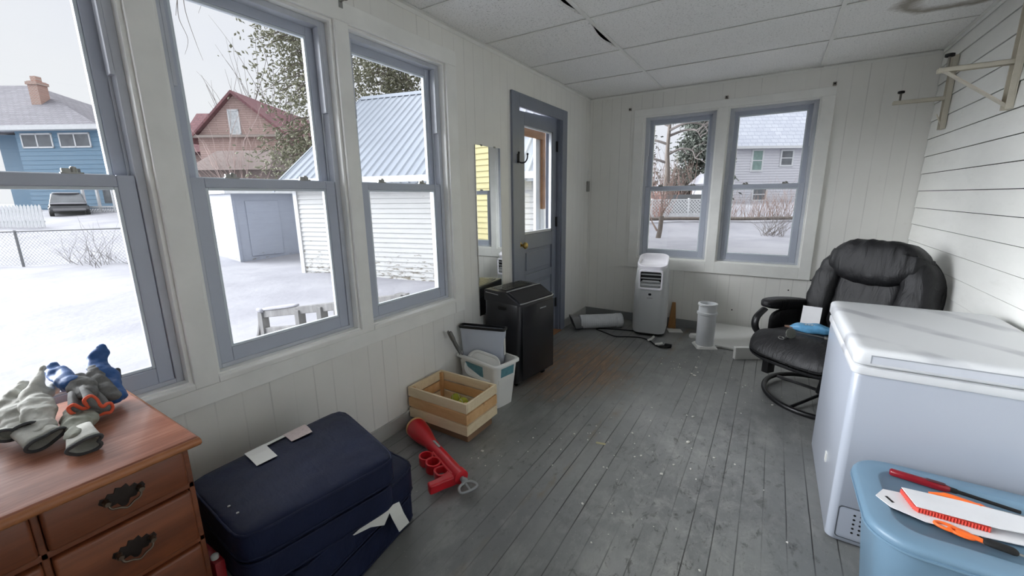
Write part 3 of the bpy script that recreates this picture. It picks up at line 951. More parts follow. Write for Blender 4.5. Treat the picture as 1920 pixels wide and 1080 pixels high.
# --- grey house straight behind
M_GSID = clap_mat('pale_grey_siding', (206, 206, 212), (190, 190, 198), .2)
M_LSH = shingle_mat('pale_shingles', (166, 170, 180), (178, 182, 190), (152, 156, 166), 1.0, .6, .3, snow=.6)
gh = thing('house', 'pale grey sided house with a steep shingle roof seen through the right window', 'house', (-1.75, 42.2, .7), math.degrees(math.atan2(3.3, 5.3)))
bm = B(); bx(bm, 0, 12, 0, 8, -1, 4.6)
z = 0
while z < 4.5:
    hexa(bm, [(0, -.04, z), (12, -.04, z), (12, 0, z), (0, 0, z)], [(0, -.01, z + .22), (12, -.01, z + .22), (12, 0, z + .22), (0, 0, z + .22)]); z += .22
obj('siding', bm, M_GSID, gh, smooth=0)
bm = B(); hexa(bm, [(-.3, -.4, 4.55), (12.4, -.4, 4.55), (12.4, 8.4, 4.55), (-.3, 8.4, 4.55)], [(-.3, 3.9, 9.6), (12.4, 3.9, 9.6), (12.4, 4.1, 9.6), (-.3, 4.1, 9.6)])
obj('shingle_roof', bm, M_LSH, gh, smooth=0)
bm = B(); bx(bm, -.35, 12.4, -.5, -.38, 4.5, 4.72)
obj('eave_gutter', bm, M_WTRIM, gh, smooth=0)
M_GREENP = mat('greenish_pane', (128, 152, 146), .2, var=.2, vscale=2)
for (a, b, c, d), pm in (((1.75, 2.55, 2.75, 4.35), M_GREENP), ((4.25, 5.15, 3.15, 4.3), M_PANE), ((2.1, 3.2, .2, 1.1), M_PANE)):
    bm = B()
    for q in ((a - .14, b + .14, c - .14, c), (a - .14, b + .14, d, d + .14), (a - .14, a, c, d), (b, b + .14, c, d), (a, b, (c + d) / 2 - .04, (c + d) / 2 + .04)): bx(bm, q[0], q[1], -.10, -.01, q[2], q[3])
    w_ = obj('window_frame', bm, M_WTRIM, gh, smooth=0)
    bm = B(); bx(bm, a, b, -.07, -.02, c, d); obj('pane', bm, pm, w_, smooth=0)
# white shed beside it
ws = thing('shed', 'small white shed with snow on its roof beyond the lattice fence', 'shed', (-2.55, 33.6, .6), math.degrees(math.atan2(.65, 1.05)))
bm = B(); bx(bm, 0, 1.5, 0, 2.4, -.3, 1.6); obj('shed_wall', bm, M_GSID, ws, smooth=0)
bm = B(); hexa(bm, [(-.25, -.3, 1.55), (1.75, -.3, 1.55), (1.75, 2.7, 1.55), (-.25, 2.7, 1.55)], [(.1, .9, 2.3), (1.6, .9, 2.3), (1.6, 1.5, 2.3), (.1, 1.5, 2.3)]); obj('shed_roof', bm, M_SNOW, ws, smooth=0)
bm = B(); bx(bm, -.3, 1.8, -.36, -.28, 1.45, 1.66); obj('fascia', bm, M_WTRIM, ws, smooth=0)
# dark outbuilding behind the lattice
ob = tag(obj('outbuilding', (lambda b: (bx(b, 1.3, 6.3, 0, 1.5, -.4, 1.25), b)[1])(B()), mat('grey_outbuilding', (104, 106, 108), .8, var=.1), smooth=0), 'low grey outbuilding partly hidden by the lattice fence', 'outbuilding')
ob.location = (-7.0, 26.2, .15); ob.rotation_euler = (0, 0, R(31))
# --- lattice fence and timber edging
lf = thing('lattice_fence', 'white lattice fence along the back of the snowy yard', 'fence', (-6.4, 24.9, .1), math.degrees(math.atan2(1.9, 3.15)))
bm = B(); L_ = 6.6; h0, h1 = .08, .98; st = .19
n = int((L_ + 1) / st)
def clipseg(x0, x1):
    za, zb = h0, h1
    return [(x0, za), (x1, zb)]
for i in range(n):
    x = -.9 + i * st
    for sg in (1, -1):
        a, b = (x, x + .9) if sg > 0 else (x + .9, x)
        pts = [Vector((a, .012 * sg, h0)), Vector((b, .012 * sg, h1))]
        if min(a, b) < 0 or max(a, b) > L_: continue
        d_ = (pts[1] - pts[0]).normalized(); nrm = Vector((-d_.z, 0, d_.x)) * .032
        hexa(bm, [pts[0] - nrm + Vector((0, -.006, 0)), pts[0] + nrm + Vector((0, -.006, 0)), pts[0] + nrm + Vector((0, .006, 0)), pts[0] - nrm + Vector((0, .006, 0))],
             [pts[1] - nrm + Vector((0, -.006, 0)), pts[1] + nrm + Vector((0, -.006, 0)), pts[1] + nrm + Vector((0, .006, 0)), pts[1] - nrm + Vector((0, .006, 0))])
obj('lattice', bm, M_WTRIM, lf, smooth=0)
bm = B(); bx(bm, 0, L_, -.03, .03, 0, .09); bx(bm, 0, L_, -.03, .03, .96, 1.03)
obj('fence_rail', bm, M_WTRIM, lf, smooth=0)
for x in (0, 2.2, 4.4, 6.55):
    bm = B(); bx(bm, x - .04, x + .05, -.06, .06, -.3, 1.08); obj('post', bm, M_WTRIM, lf, smooth=0)
bm = B()
tube(bm, [(0, 0, 0), (3.5, .02, .02), (7, 0, -.03), (10.5, .0, -.02)], .09, 8)
te = tag(obj('log_edging', bm, M_BARK, smooth=40), 'long brown log edging lying across the back yard snow', 'log')
te.location = (-5.6, 21.75, .12); te.rotation_euler = (0, R(-.0), math.atan2(1.9, 3.15))
# --- yellow house the tall mirror picks up
M_YEL = clap_mat('yellow_siding', (206, 196, 150), (190, 180, 140), .15)
yh = thing('house', 'yellow sided house next door, seen only in the narrow mirror', 'house', (4.1, 8.6, -.6), 8)
bm = B(); bx(bm, 0, 5, 0, 5, -.3, 6)
z = .35
while z < 5.9:
    hexa(bm, [(0, -.03, z), (5, -.03, z), (5, 0, z), (0, 0, z)], [(0, -.006, z + .14), (5, -.006, z + .14), (5, 0, z + .14), (0, 0, z + .14)]); z += .14
obj('siding', bm, M_YEL, yh, smooth=0)
bm = B(); bx(bm, -.02, 5.02, -.04, 5.02, -.3, .35); obj('foundation', bm, mat('house_foundation', (170, 170, 168), .9), yh, smooth=0)
bm = B(); hexa(bm, [(-.4, -.4, 6), (5.4, -.4, 6), (5.4, 5.4, 6), (-.4, 5.4, 6)], [(2.4, -.4, 8.4), (2.6, -.4, 8.4), (2.6, 5.4, 8.4), (2.4, 5.4, 8.4)]); obj('shingle_roof', bm, M_LSH, yh, smooth=0)

# --- handrail of the outside steps
hr = thing('handrail', 'weathered grey wooden handrail of the outside steps, below the middle window', 'railing', (-3.8, 2.7, -.6))
def bar(bm, p, q, w, h):
    p = Vector(p); q = Vector(q); d_ = (q - p).normalized(); s_ = d_.cross(Vector((0, 0, 1))).normalized() * w / 2; u_ = s_.cross(d_).normalized() * h / 2
    hexa(bm, [p - s_ - u_, p + s_ - u_, p + s_ + u_, p - s_ + u_], [q - s_ - u_, q + s_ - u_, q + s_ + u_, q - s_ + u_])
for x, t in ((0, .52), (.85, .66), (1.30, .76), (1.62, .84), (2.6, 1.05)):
    bm = B(); bx(bm, x - .045, x + .045, -.045, .045, -.1, t); obj('post', bm, M_DECK, hr, smooth=0, bevel=.006)
for nm, p, q in (('top_rail', (-.05, 0, .47), (2.7, 0, 1.02)), ('middle_rail', (0, 0, .25), (2.7, 0, .80))):
    bm = B(); bar(bm, p, q, .05, .09); obj(nm, bm, M_DECK, hr, smooth=0, bevel=.006)
bm = B(); tube(bm, spline([(-.34, 0, -.02), (-.2, 0, .12), (-.1, 0, .3), (-.06, 0, .5)], 6), .035, 6); obj('curved_brace', bm, M_DECK, hr, smooth=50)
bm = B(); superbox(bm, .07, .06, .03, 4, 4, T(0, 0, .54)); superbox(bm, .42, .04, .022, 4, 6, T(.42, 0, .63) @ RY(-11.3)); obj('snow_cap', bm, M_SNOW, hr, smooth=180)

# ------------------------------------------------------------------ trees and scrub
M_LEAF = mat('cedar_leaf', (112, 112, 92), .8, var=.3, vscale=1.2)
M_LEAF2 = mat('pine_leaf', (92, 98, 90), .8, var=.25, vscale=1)
M_TWIG = mat('grey_twig', (104, 98, 95), .9, var=.15)
M_RTWIG = mat('reddish_twig', (134, 116, 108), .9, var=.2)
def leaf_mesh(pts, size, r_):
    V, F = [], []
    for p in pts:
        s = size * r_.uniform(.6, 1.3)
        a = Vector((r_.uniform(-1, 1), r_.uniform(-1, 1), r_.uniform(-.8, .8))).normalized(); b = a.cross(Vector((r_.uniform(-1, 1), r_.uniform(-1, 1), 1))).normalized(); c = a.cross(b)
        i = len(V); p = Vector(p)
        V += [p + a * s, p + b * s * .55, p - a * s, p - b * s * .55, p + c * s * .3, p - c * s * .3]
        F += [(i, i + 1, i + 4), (i + 1, i + 2, i + 4), (i + 2, i + 3, i + 4), (i + 3, i, i + 4), (i + 1, i, i + 5), (i + 2, i + 1, i + 5), (i + 3, i + 2, i + 5), (i, i + 3, i + 5)]
    return V, F
def twig_tree(name, label, cat, loc, branches, m, group=None, trunk=None, seed=1):
    """branches: list of (polyline, radius) in local space"""
    t = thing(name, label, cat, loc, 0, group)
    bm = B()
    for pts, r0 in branches:
        n_ = len(pts); tube(bm, pts, [r0 * (1 - .75 * i / max(1, n_ - 1)) for i in range(n_)], 5)
    obj('twigs', bm, m, t, smooth=60)
    if trunk:
        bm = B(); tube(bm, *trunk, 8); obj('trunk', bm, M_BARK, t, smooth=60)
    return t
def grow(r_, p, d, L0, rad, lev, out, bend=.25, kids=3, spread=.6, upb=.1):
    pts = [Vector(p)]; d = Vector(d).normalized(); n_ = 5
    for i in range(n_):
        d = (d + Vector((r_.uniform(-1, 1), r_.uniform(-1, 1), r_.uniform(-1, 1))) * bend * .5 + Vector((0, 0, upb * .3))).normalized()
        pts.append(pts[-1] + d * L0 / n_)
    out.append((pts, rad))
    if lev > 0:
        for k in range(kids):
            q = pts[r_.randint(1, n_)]
            nd = (d + Vector((r_.uniform(-1, 1), r_.uniform(-1, 1), r_.uniform(-.3, 1))) * spread).normalized()
            grow(r_, q, nd, L0 * r_.uniform(.5, .75), rad * .55, lev - 1, out, bend, kids, spread, upb)
def cedar(name, label, loc, trunks, h0, h1, wid, leaves, size, m, group='evergreens beyond the yard', seed=3, clumps=70, lean=(0, 0), gap=.0, tr=.16, side=None):
    r_ = random.Random(seed)
    t = thing(name, label, 'tree', loc, 0, group)
    bm = B()
    for dx, dy, lx in trunks:
        tube(bm, spline([(dx, dy, -.3), (dx + lx * .3, dy, h1 * .35), (dx + lx * .8, dy, h1 * .7), (dx + lx, dy, h1)], 5), [tr * (1 - .85 * i / 15) for i in range(16)], 7)
    obj('trunk', bm, M_BARK, t, smooth=60)
    bm = B(); P = []
    for k in range(clumps):
        f = r_.random(); z = h0 + (h1 - h0) * f
        a = r_.uniform(0, 2 * PI); w = wid(f) * r_.uniform(.35, 1)
        c = Vector((math.cos(a) * w + lean[0] * f, math.sin(a) * w + lean[1] * f, z))
        st_ = Vector((trunks[0][2] * f, trunks[0][1], z + .35 * w))
        mid = (st_ + c) / 2 + Vector((0, 0, .12 * w))
        tube(bm, [st_, mid, c], [.03, .02, .008], 4)
        cs = .28 + .30 * r_.random()
        for q in range(leaves // clumps):
            s_ = r_.random()
            base = mid.lerp(c, s_)
            P.append(base + Vector((r_.gauss(0, cs), r_.gauss(0, cs), r_.gauss(-.12, cs * .75))))
    obj('branches', bm, M_BARK, t, smooth=60)
    V, F = leaf_mesh(P, size, r_)
    pyobj('foliage', V, F, m, t)
    return t
cedar('cedar_tree', 'tall thin cedar with forked trunk beyond the grey shed', (-13.3, 10.6, -.5), [(0, 0, -.9), (.35, .2, -.1)], 1.2, 10.5, lambda f: 2.7 - .9 * f, 11000, .082, M_LEAF, seed=5, clumps=210, lean=(-.9, 0))
cedar('cedar_tree', 'olive green cedar rising behind the roof ridge of the garage', (-14.6, 15.0, -.4), [(0, 0, .2), (.5, .3, .6)], .8, 8.8, lambda f: 2.7 - 1.0 * f, 9000, .10, M_LEAF, seed=8, clumps=170)
cedar('cedar_tree', 'cedar behind the right half of the garage roof', (-10.6, 16.5, -.4), [(0, 0, .2)], .8, 8.0, lambda f: 2.6 - 1.1 * f, 7000, .10, M_LEAF, seed=9, clumps=130)
cedar('pine_tree', 'pointed grey green evergreen beyond the lattice fence', (-3.9, 38.0, .7), [(0, 0, .1)], .3, 7.6, lambda f: 3.0 * (1 - f) + .25, 9000, .16, M_LEAF2, seed=12, clumps=90)
cedar('pine_tree', 'dim evergreen further left beyond the lattice fence', (-9.0, 38.5, .7), [(0, 0, .1)], .3, 5.6, lambda f: 1.9 * (1 - f) + .3, 4000, .17, M_LEAF2, seed=13, clumps=70)
r_ = random.Random(21); br = []
tp = [Vector((0, 0, -.3)), Vector((.05, 0, 2.2)), Vector((-.05, 0, 4.2)), Vector((.1, 0, 7.5))]
for z, sx, L in ((3.0, -1, 2.4), (3.6, 1, 1.9), (4.3, -1, 2.2), (4.9, 1, 2.2), (5.3, 1, 2.6), (5.6, -1, 2.0), (6.2, 1, 1.6), (6.3, -1, 1.8)):
    c = spline([(0, 0, z), (sx * L * .45, r_.uniform(-.4, .4), z + .35), (sx * L * .85, r_.uniform(-.5, .5), z + .2), (sx * L, 0, z - .35)], 4)
    br.append((c, .11))
    for k in range(4): grow(r_, c[r_.randint(4, len(c) - 1)], (sx * .5, r_.uniform(-1, 1), r_.uniform(-.8, .8)), 1.0, .045, 1, br, .9, 2, .9, 0)
twig_tree('bare_tree', 'large bare tree with curling branches beyond the lattice fence', 'tree', (-5.3, 33.2, .7), br, M_TWIG, trunk=(spline(tp, 5), [.26 - .012 * i for i in range(16)]))
r_ = random.Random(22); br = []
for k in range(3): grow(r_, (0.1, 0, .95), (r_.uniform(-.6, .5), 0, 1), 1.3, .035, 2, br, .5, 3, .7, .2)
br.append(([Vector((-.05, 0, .35)), Vector((-.3, 0, .75)), Vector((-.45, .05, 1.2))], .05))
twig_tree('sapling', 'small sapling with a cut grey trunk standing in the back yard snow', 'tree', (-2.8, 20.4, -.64), br, M_RTWIG, trunk=([(0, 0, -.1), (.08, 0, .4), (.12, 0, 1.05)], [.12, .11, .10]))
def scrub(name, label, loc, n_, sp, h, m, seed, cat='shrub', group=None, spread=.5, thick=.013, sy=.8):
    r_ = random.Random(seed); br = []
    for i in range(n_):
        grow(r_, (r_.uniform(-sp, sp), r_.uniform(-sy, sy), -.15), (r_.uniform(-1, 1) * spread, r_.uniform(-1, 1) * spread, 1), h * r_.uniform(.5, 1.1), thick, 1, br, .35, 2, .6, .1)
    return twig_tree(name, label, cat, loc, br, m, group)
scrub('shrub', 'bare reddish shrub in the snow seen through the right window', (1.85, 23.3, -.45), 34, .45, 1.3, M_TWIG, 31, spread=1.5, thick=.012)
scrub('shrub', 'brown scrub along the log edging at the left of the far right window', (.2, 27.4, .1), 70, 1.5, 1.4, M_RTWIG, 32, spread=.3)
scrub('shrub', 'brown scrub in front of the grey house at its right', (2.3, 28.2, .1), 70, 1.4, 1.5, M_RTWIG, 33, spread=.3)
scrub('shrub', 'rust coloured scrub tangled in the lattice fence', (-4.4, 26.3, .15), 70, .7, 1.5, mat('rust_twig', (160, 122, 110), .9), 34, spread=.5)
scrub('shrub', 'tall brown thicket behind the lattice fence', (-7.2, 36.2, .6), 110, 2.6, 3.3, M_RTWIG, 35, spread=.5, thick=.026)
scrub('shrub', 'second brown thicket between the bare tree and the pointed evergreen', (-4.6, 36.4, .6), 80, 1.3, 3.0, M_RTWIG, 36, spread=.45, thick=.026)
scrub('shrub', 'bare spreading shrub in front of the pinkish brown house', (-26.2, 13.4, .4), 46, .7, 5.2, mat('pale_twig', (172, 152, 146), .9), 37, spread=.55, thick=.035)
scrub('shrub', 'bare upright saplings standing behind the pinkish brown house', (-33.5, 19.5, .8), 40, 2.4, 9.8, M_TWIG, 38, spread=.25, thick=.045)
scrub('shrub', 'thin bare vines climbing the chain link fence', (-16.2, 4.1, -.45), 26, 1.1, 1.0, M_TWIG, 39, spread=1.0, thick=.008, sy=.5)
# drooping bare branch of a tree that stands out of sight overhead
r_ = random.Random(41); br = []
main = spline([(3.2, .6, 1.9), (1.8, .4, 2.4), (.6, .1, 2.2), (-.9, 0, 1.3), (-1.5, 0, .6)], 6); br.append((main, .03))
for k, (i, L) in enumerate(((8, 1.7), (11, 2.1), (14, 1.5), (17, 2.4), (20, 1.6))):
    p = main[i]; br.append((spline([p, p + Vector((-.1, 0, -.35 * L)), p + Vector((.05, .1, -.75 * L)), p + Vector((.35 * (1 if k % 2 else -1), .1, -L))], 5), .014))
main.insert(0, Vector((3.1, 2.96, 1.2)))
twig_tree('bare_tree', 'bare tree whose drooping branches hang at the top of the middle window', 'tree', (-14.6, 7.3, 6.9), br, M_TWIG, trunk=([(3.1, 2.96, -7.6), (3.1, 2.96, -2), (3.1, 2.96, 1.2)], [.16, .13, .05]))
# ------------------------------------------------------------------ objects along the left wall
M_HW = mat('dark_brass_pull', (48, 40, 36), .4, metal=.6, var=.2, vscale=40)
M_HWL = mat('worn_bail_metal', (104, 92, 80), .35, metal=.8)
dr = thing('dresser', 'brown wooden dresser with worn reddish top and dark batwing pulls under the left window', 'dresser', (.30, -.13, 0))
X0, X1, YA, YB = .028, .548, -.62, .355
ZD = .76
bm = B()
rbox(bm, X0 - .004, .582, YA - .018, .372, ZD - .026, ZD, .006, 3)
obj('dresser_top', bm, M_DTOP, dr, smooth=40, world=True)
bm = B()
tube(bm, [(.578, YA - .018, ZD - .014), (.578, .369, ZD - .014), (X0, .369, ZD - .014)], .012, 10)
obj('top_edge', bm, M_DEDGE, dr, smooth=50, world=True)
bm = B()
bx(bm, X0, X1 - .02, YA, YB, .10, ZD - .026)
bx(bm, X1 - .02, X1, YB - .012, YB, .06, ZD - .026); bx(bm, X1 - .02, X1, YA, YA + .012, .06, ZD - .026)
for y in (.092, -.365): bx(bm, X1 - .02, X1, y - .006, y + .006, .10, ZD - .026)
rows = [(.632, .730), (.472, .614), (.305, .455), (.125, .288)]
for z in (.623, .463, .2965, .1065): bx(bm, X1 - .02, X1, YA, YB, z - .008, z + .008)
bx(bm, X0 + .02, X1 + .006, YA - .004, YB + .006, .0, .10)
obj('carcass', bm, M_DRESSER, dr, smooth=0, world=True, bevel=.002)
cols = [(.099, .342), (-.358, .085), (-.607, -.372)]
def pull(parent, yc, zc):
    x = X1 + .013
    bm = B()
    p = [(k * .78, q * .86) for k, q in [(-.052, .004), (-.047, .016), (-.036, .013), (-.030, .022), (-.018, .017), (-.012, .030), (0, .024), (.012, .030), (.018, .017), (.030, .022), (.036, .013), (.047, .016), (.052, .004),
         (.045, -.004), (.034, -.006), (.028, -.016), (.014, -.014), (.008, -.026), (0, -.030), (-.008, -.026), (-.014, -.014), (-.028, -.016), (-.034, -.006), (-.045, -.004)]]
    prism(bm, p, 0, .003, frame((x, yc, zc), (0, 1, 0), (0, 0, 1)))
    h = obj('handle', bm, M_HW, parent, smooth=0, world=True, bevel=.001)
    bm = B()
    for s in (-1, 1):
        lathe(bm, [(.007, 0), (.006, .008), (.0045, .012), (.007, .016), (.005, .020)], 12, T(x, yc + s * .029, zc + .004) @ RY(90))
    tube(bm, spline([(x + .014, yc - .029, zc + .004), (x + .018, yc - .025, zc - .010), (x + .019, yc - .012, zc - .015), (x + .020, yc, zc - .022), (x + .019, yc + .012, zc - .015), (x + .018, yc + .025, zc - .010), (x + .014, yc + .029, zc + .004)], 4), .0024, 8)
    obj('bail', bm, M_HWL, h, smooth=60, world=True)
for (c0_, c1_) in cols:
    for za, zb in rows:
        if zb < .3 and c0_ < -.4: pass
        bm = B(); rbox(bm, X1 - .018, X1 + .014, c0_, c1_, za, zb, .007, 3)
        d_ = obj('drawer', bm, M_DRESSER, dr, smooth=40, world=True)
        pull(d_, (c0_ + c1_) / 2, (za + zb) / 2 + .004)

# ---- work gloves on the dresser
M_GGL = mat('grey_glove_knit', (186, 186, 178), .9, var=.14, vscale=60, bump=.5, bscale=420, bdist=.001)
M_GPALM = mat('glove_grey_green', (146, 148, 136), .9, var=.15, vscale=40, bump=.4, bscale=300, bdist=.001)
M_CUFF = mat('dark_grey_cuff', (70, 72, 74), .9, var=.1)
M_BLUER = mat('blue_rubber', (44, 88, 146), .5, var=.12, vscale=40, bump=.3, bscale=90, bdist=.002)
M_ORC = mat('orange_cuff', (228, 98, 66), .8, var=.08)
M_KNIT = mat('grey_knit', (112, 112, 110), .95, var=.15, vscale=80, bump=.5, bscale=400, bdist=.001)
def blobby(name, chains, m, parent, vox=.0045, disp=.011, seed=0, world=True):
    """one continuous crumpled skin out of tapering chains"""
    bm = B()
    for pts, rad, fl in chains:
        tube(bm, spline(pts, 4), [rad[min(len(rad) - 1, int(i * len(rad) / (4 * (len(pts) - 1) + 1)))] for i in range(4 * (len(pts) - 1) + 1)], 12, flat=fl)
        for p, rr in ((pts[0], rad[0]), (pts[-1], rad[-1])):
            b2 = bmesh.new(); bmesh.ops.create_uvsphere(b2, u_segments=10, v_segments=8, radius=rr * .97)
            merge(bm, b2, T(*p) @ Matrix.Diagonal((1, 1, min(1, fl * 1.15), 1)))
    o = obj(name, bm, m, parent, smooth=180, world=world)
    r = o.modifiers.new('skin', 'REMESH'); r.mode = 'VOXEL'; r.voxel_size = vox; r.use_smooth_shade = True
    s = o.modifiers.new('soft', 'SMOOTH'); s.iterations = 6; s.factor = .5
    if disp:
        tx = bpy.data.textures.new(name + '_crumple', 'CLOUDS'); tx.noise_scale = .034; tx.noise_depth = 3
        d = o.modifiers.new('crumple', 'DISPLACE'); d.texture = tx; d.strength = disp * 2; d.mid_level = .5; d.texture_coords = 'LOCAL'
        s2 = o.modifiers.new('soft2', 'SMOOTH'); s2.iterations = 2; s2.factor = .4
    return o
def cuff(parent, c, axis, upv, a, b, L, m_cloth, m_trim, tr=.0045, wav=.18, seed=1, fold=None):
    """open glove cuff: double walled sleeve with a trim ring at its mouth"""
    r_ = random.Random(seed)
    M = frame(c, axis, upv)
    n_ = 36
    ph = [r_.uniform(0, 6.28) for _ in range(3)]
    def ring(x, sc):
        out = []
        for k in range(n_):
            t = 2 * PI * k / n_
            w = 1 + wav * math.sin(2 * t + ph[0]) + wav * .6 * math.sin(3 * t + ph[1])
            if fold: w *= 1 - fold * max(0, math.sin(t)) ** 3
            out.append((x, a * sc * w * math.cos(t), b * sc * w * math.sin(t)))
        return out
    bm = B()
    loft(bm, [ring(-L, .75), ring(-L * .6, .82), ring(-L * .25, .92), ring(0, 1), ring(-.001, .93), ring(-L * .3, .84), ring(-L * .6, .72), ring(-L * .9, .4)], caps=True, M=M)
    cf_ = obj('cuff', bm, m_cloth, parent, smooth=180, world=True)
    bm = B(); tube(bm, [M @ Vector(p) for p in ring(0, .97)], tr, 8, closed=True)
    obj('cuff_trim', bm, m_trim, cf_, smooth=180, world=True)
zt = ZD
g = thing('work_glove', 'pale grey work glove at the left end of the glove pile, cuff folded', 'glove', (.20, .13, zt), 0, 'gloves piled on the dresser')
blobby('glove_body', [([(.24, .13, zt + .036), (.17, .15, zt + .055), (.10, .16, zt + .062)], [.030, .040, .034], .62), ([(.12, .14, zt + .07), (.08, .17, zt + .092), (.055, .20, zt + .080)], [.017, .014, .012], 1), ([(.12, .13, zt + .06), (.07, .11, zt + .045), (.03, .10, zt + .025)], [.015, .014, .012], 1), ([(.13, .11, zt + .05), (.09, .07, zt + .04), (.05, .05, zt + .018)], [.015, .014, .012], 1), ([(.16, .11, zt + .04), (.15, .05, zt + .03), (.13, .02, zt + .016)], [.016, .014, .012], 1)], M_GGL, g, seed=1)
cuff(g, (.282, .122, zt + .050), (.85, -.15, .15), (0, 1, -.1), .034, .017, .06, M_GGL, M_CUFF, tr=.0036, wav=.26, seed=2, fold=.75)
g = thing('work_glove', 'pale grey work glove propped mid pile with a round dark rimmed cuff', 'glove', (.27, .17, zt), 0, 'gloves piled on the dresser')
blobby('glove_body', [([(.30, .165, zt + .040), (.21, .175, zt + .066), (.13, .185, zt + .078)], [.026, .034, .030], .6), ([(.15, .18, zt + .08), (.105, .205, zt + .112), (.085, .215, zt + .128)], [.015, .013, .010], 1), ([(.15, .20, zt + .07), (.09, .22, zt + .07), (.05, .235, zt + .05)], [.015, .013, .012], 1)], M_GGL, g, seed=3)
cuff(g, (.345, .158, zt + .026), (.9, .25, -.25), (0, 1, .15), .031, .019, .07, M_GGL, M_CUFF, tr=.0038, seed=4)
g = thing('work_glove', 'grey work glove at the right, under the orange cuffed one, cuff gaping', 'glove', (.36, .21, zt), 0, 'gloves piled on the dresser')
blobby('glove_body', [([(.39, .205, zt + .030), (.30, .225, zt + .030), (.20, .245, zt + .026)], [.024, .034, .028], .6), ([(.22, .25, zt + .024), (.15, .28, zt + .022), (.10, .30, zt + .016)], [.016, .014, .012], 1), ([(.24, .27, zt + .022), (.20, .31, zt + .020), (.17, .335, zt + .016)], [.016, .014, .012], 1)], M_GPALM, g, seed=5)
cuff(g, (.445, .203, zt + .022), (.95, -.1, -.15), (0, 1, .1), .036, .017, .08, M_GGL, M_CUFF, tr=.0038, wav=.24, seed=6, fold=.2)
g = thing('rubber_glove', 'blue dipped glove with grey knit back and wavy orange cuff atop the pile', 'glove', (.17, .26, zt), 0, 'gloves piled on the dresser')
blobby('glove_body', [([(.215, .262, zt + .066), (.17, .265, zt + .076), (.12, .270, zt + .080)], [.026, .030, .026], .75)], M_KNIT, g, seed=7)
blobby('rubber_fingers', [([(.15, .25, zt + .085), (.09, .247, zt + .098), (.045, .238, zt + .108)], [.024, .024, .018], .9), ([(.055, .238, zt + .105), (.045, .242, zt + .122)], [.018, .013], 1)], M_BLUER, g, seed=8)
ocp = [(0.215, 0.826), (0.224, 0.833), (0.232, 0.823), (0.240, 0.812), (0.251, 0.811), (0.246, 0.824), (0.244, 0.836), (0.252, 0.841), (0.261, 0.838), (0.268, 0.826), (0.270, 0.813), (0.275, 0.804), (0.284, 0.807), (0.293, 0.802), (0.294, 0.789), (0.286, 0.782), (0.277, 0.785), (0.262, 0.783), (0.246, 0.788), (0.228, 0.801), (0.217, 0.814)]
def ocr(sc, x, dy, dz):
    return [(x + .006 * math.sin(k * 1.3), .252 + dy + (y - .252) * sc, .806 + dz + (z - .806) * sc) for k, (y, z) in enumerate(ocp)]
oc1 = spline(ocr(1, .285, 0, 0), 4, closed=True)
bm = B(); loft(bm, [spline(ocr(s_, x_, dy_, dz_), 4, closed=True) for s_, x_, dy_, dz_ in ((1, .285, 0, 0), (.97, .265, .002, .002), (.9, .235, .006, .008), (.75, .205, .008, .018))], caps=True)
cf_ = obj('cuff', bm, M_KNIT, g, smooth=180, world=True)
bm = B(); tube(bm, oc1, .0042, 8, closed=True); obj('cuff_trim', bm, M_ORC, cf_, smooth=180, world=True)
g = thing('rubber_glove', 'blue dipped glove bent upward at the window end of the pile', 'glove', (.12, .32, zt), 0, 'gloves piled on the dresser')
blobby('rubber_palm', [([(.20, .325, zt + .030), (.14, .325, zt + .060), (.09, .325, zt + .095), (.06, .330, zt + .125)], [.026, .030, .024, .020], .75), ([(.07, .335, zt + .118), (.055, .345, zt + .142)], [.019, .014], 1)], M_BLUER, g, seed=9)
blobby('knit_back', [([(.215, .315, zt + .040), (.15, .305, zt + .078), (.10, .308, zt + .100)], [.020, .022, .012], .6)], M_KNIT, g, seed=10)
blobby('black_fingertip', [([(.12, .345, zt + .05), (.105, .358, zt + .075)], [.014, .010], 1)], M_CUFF, g, disp=0)

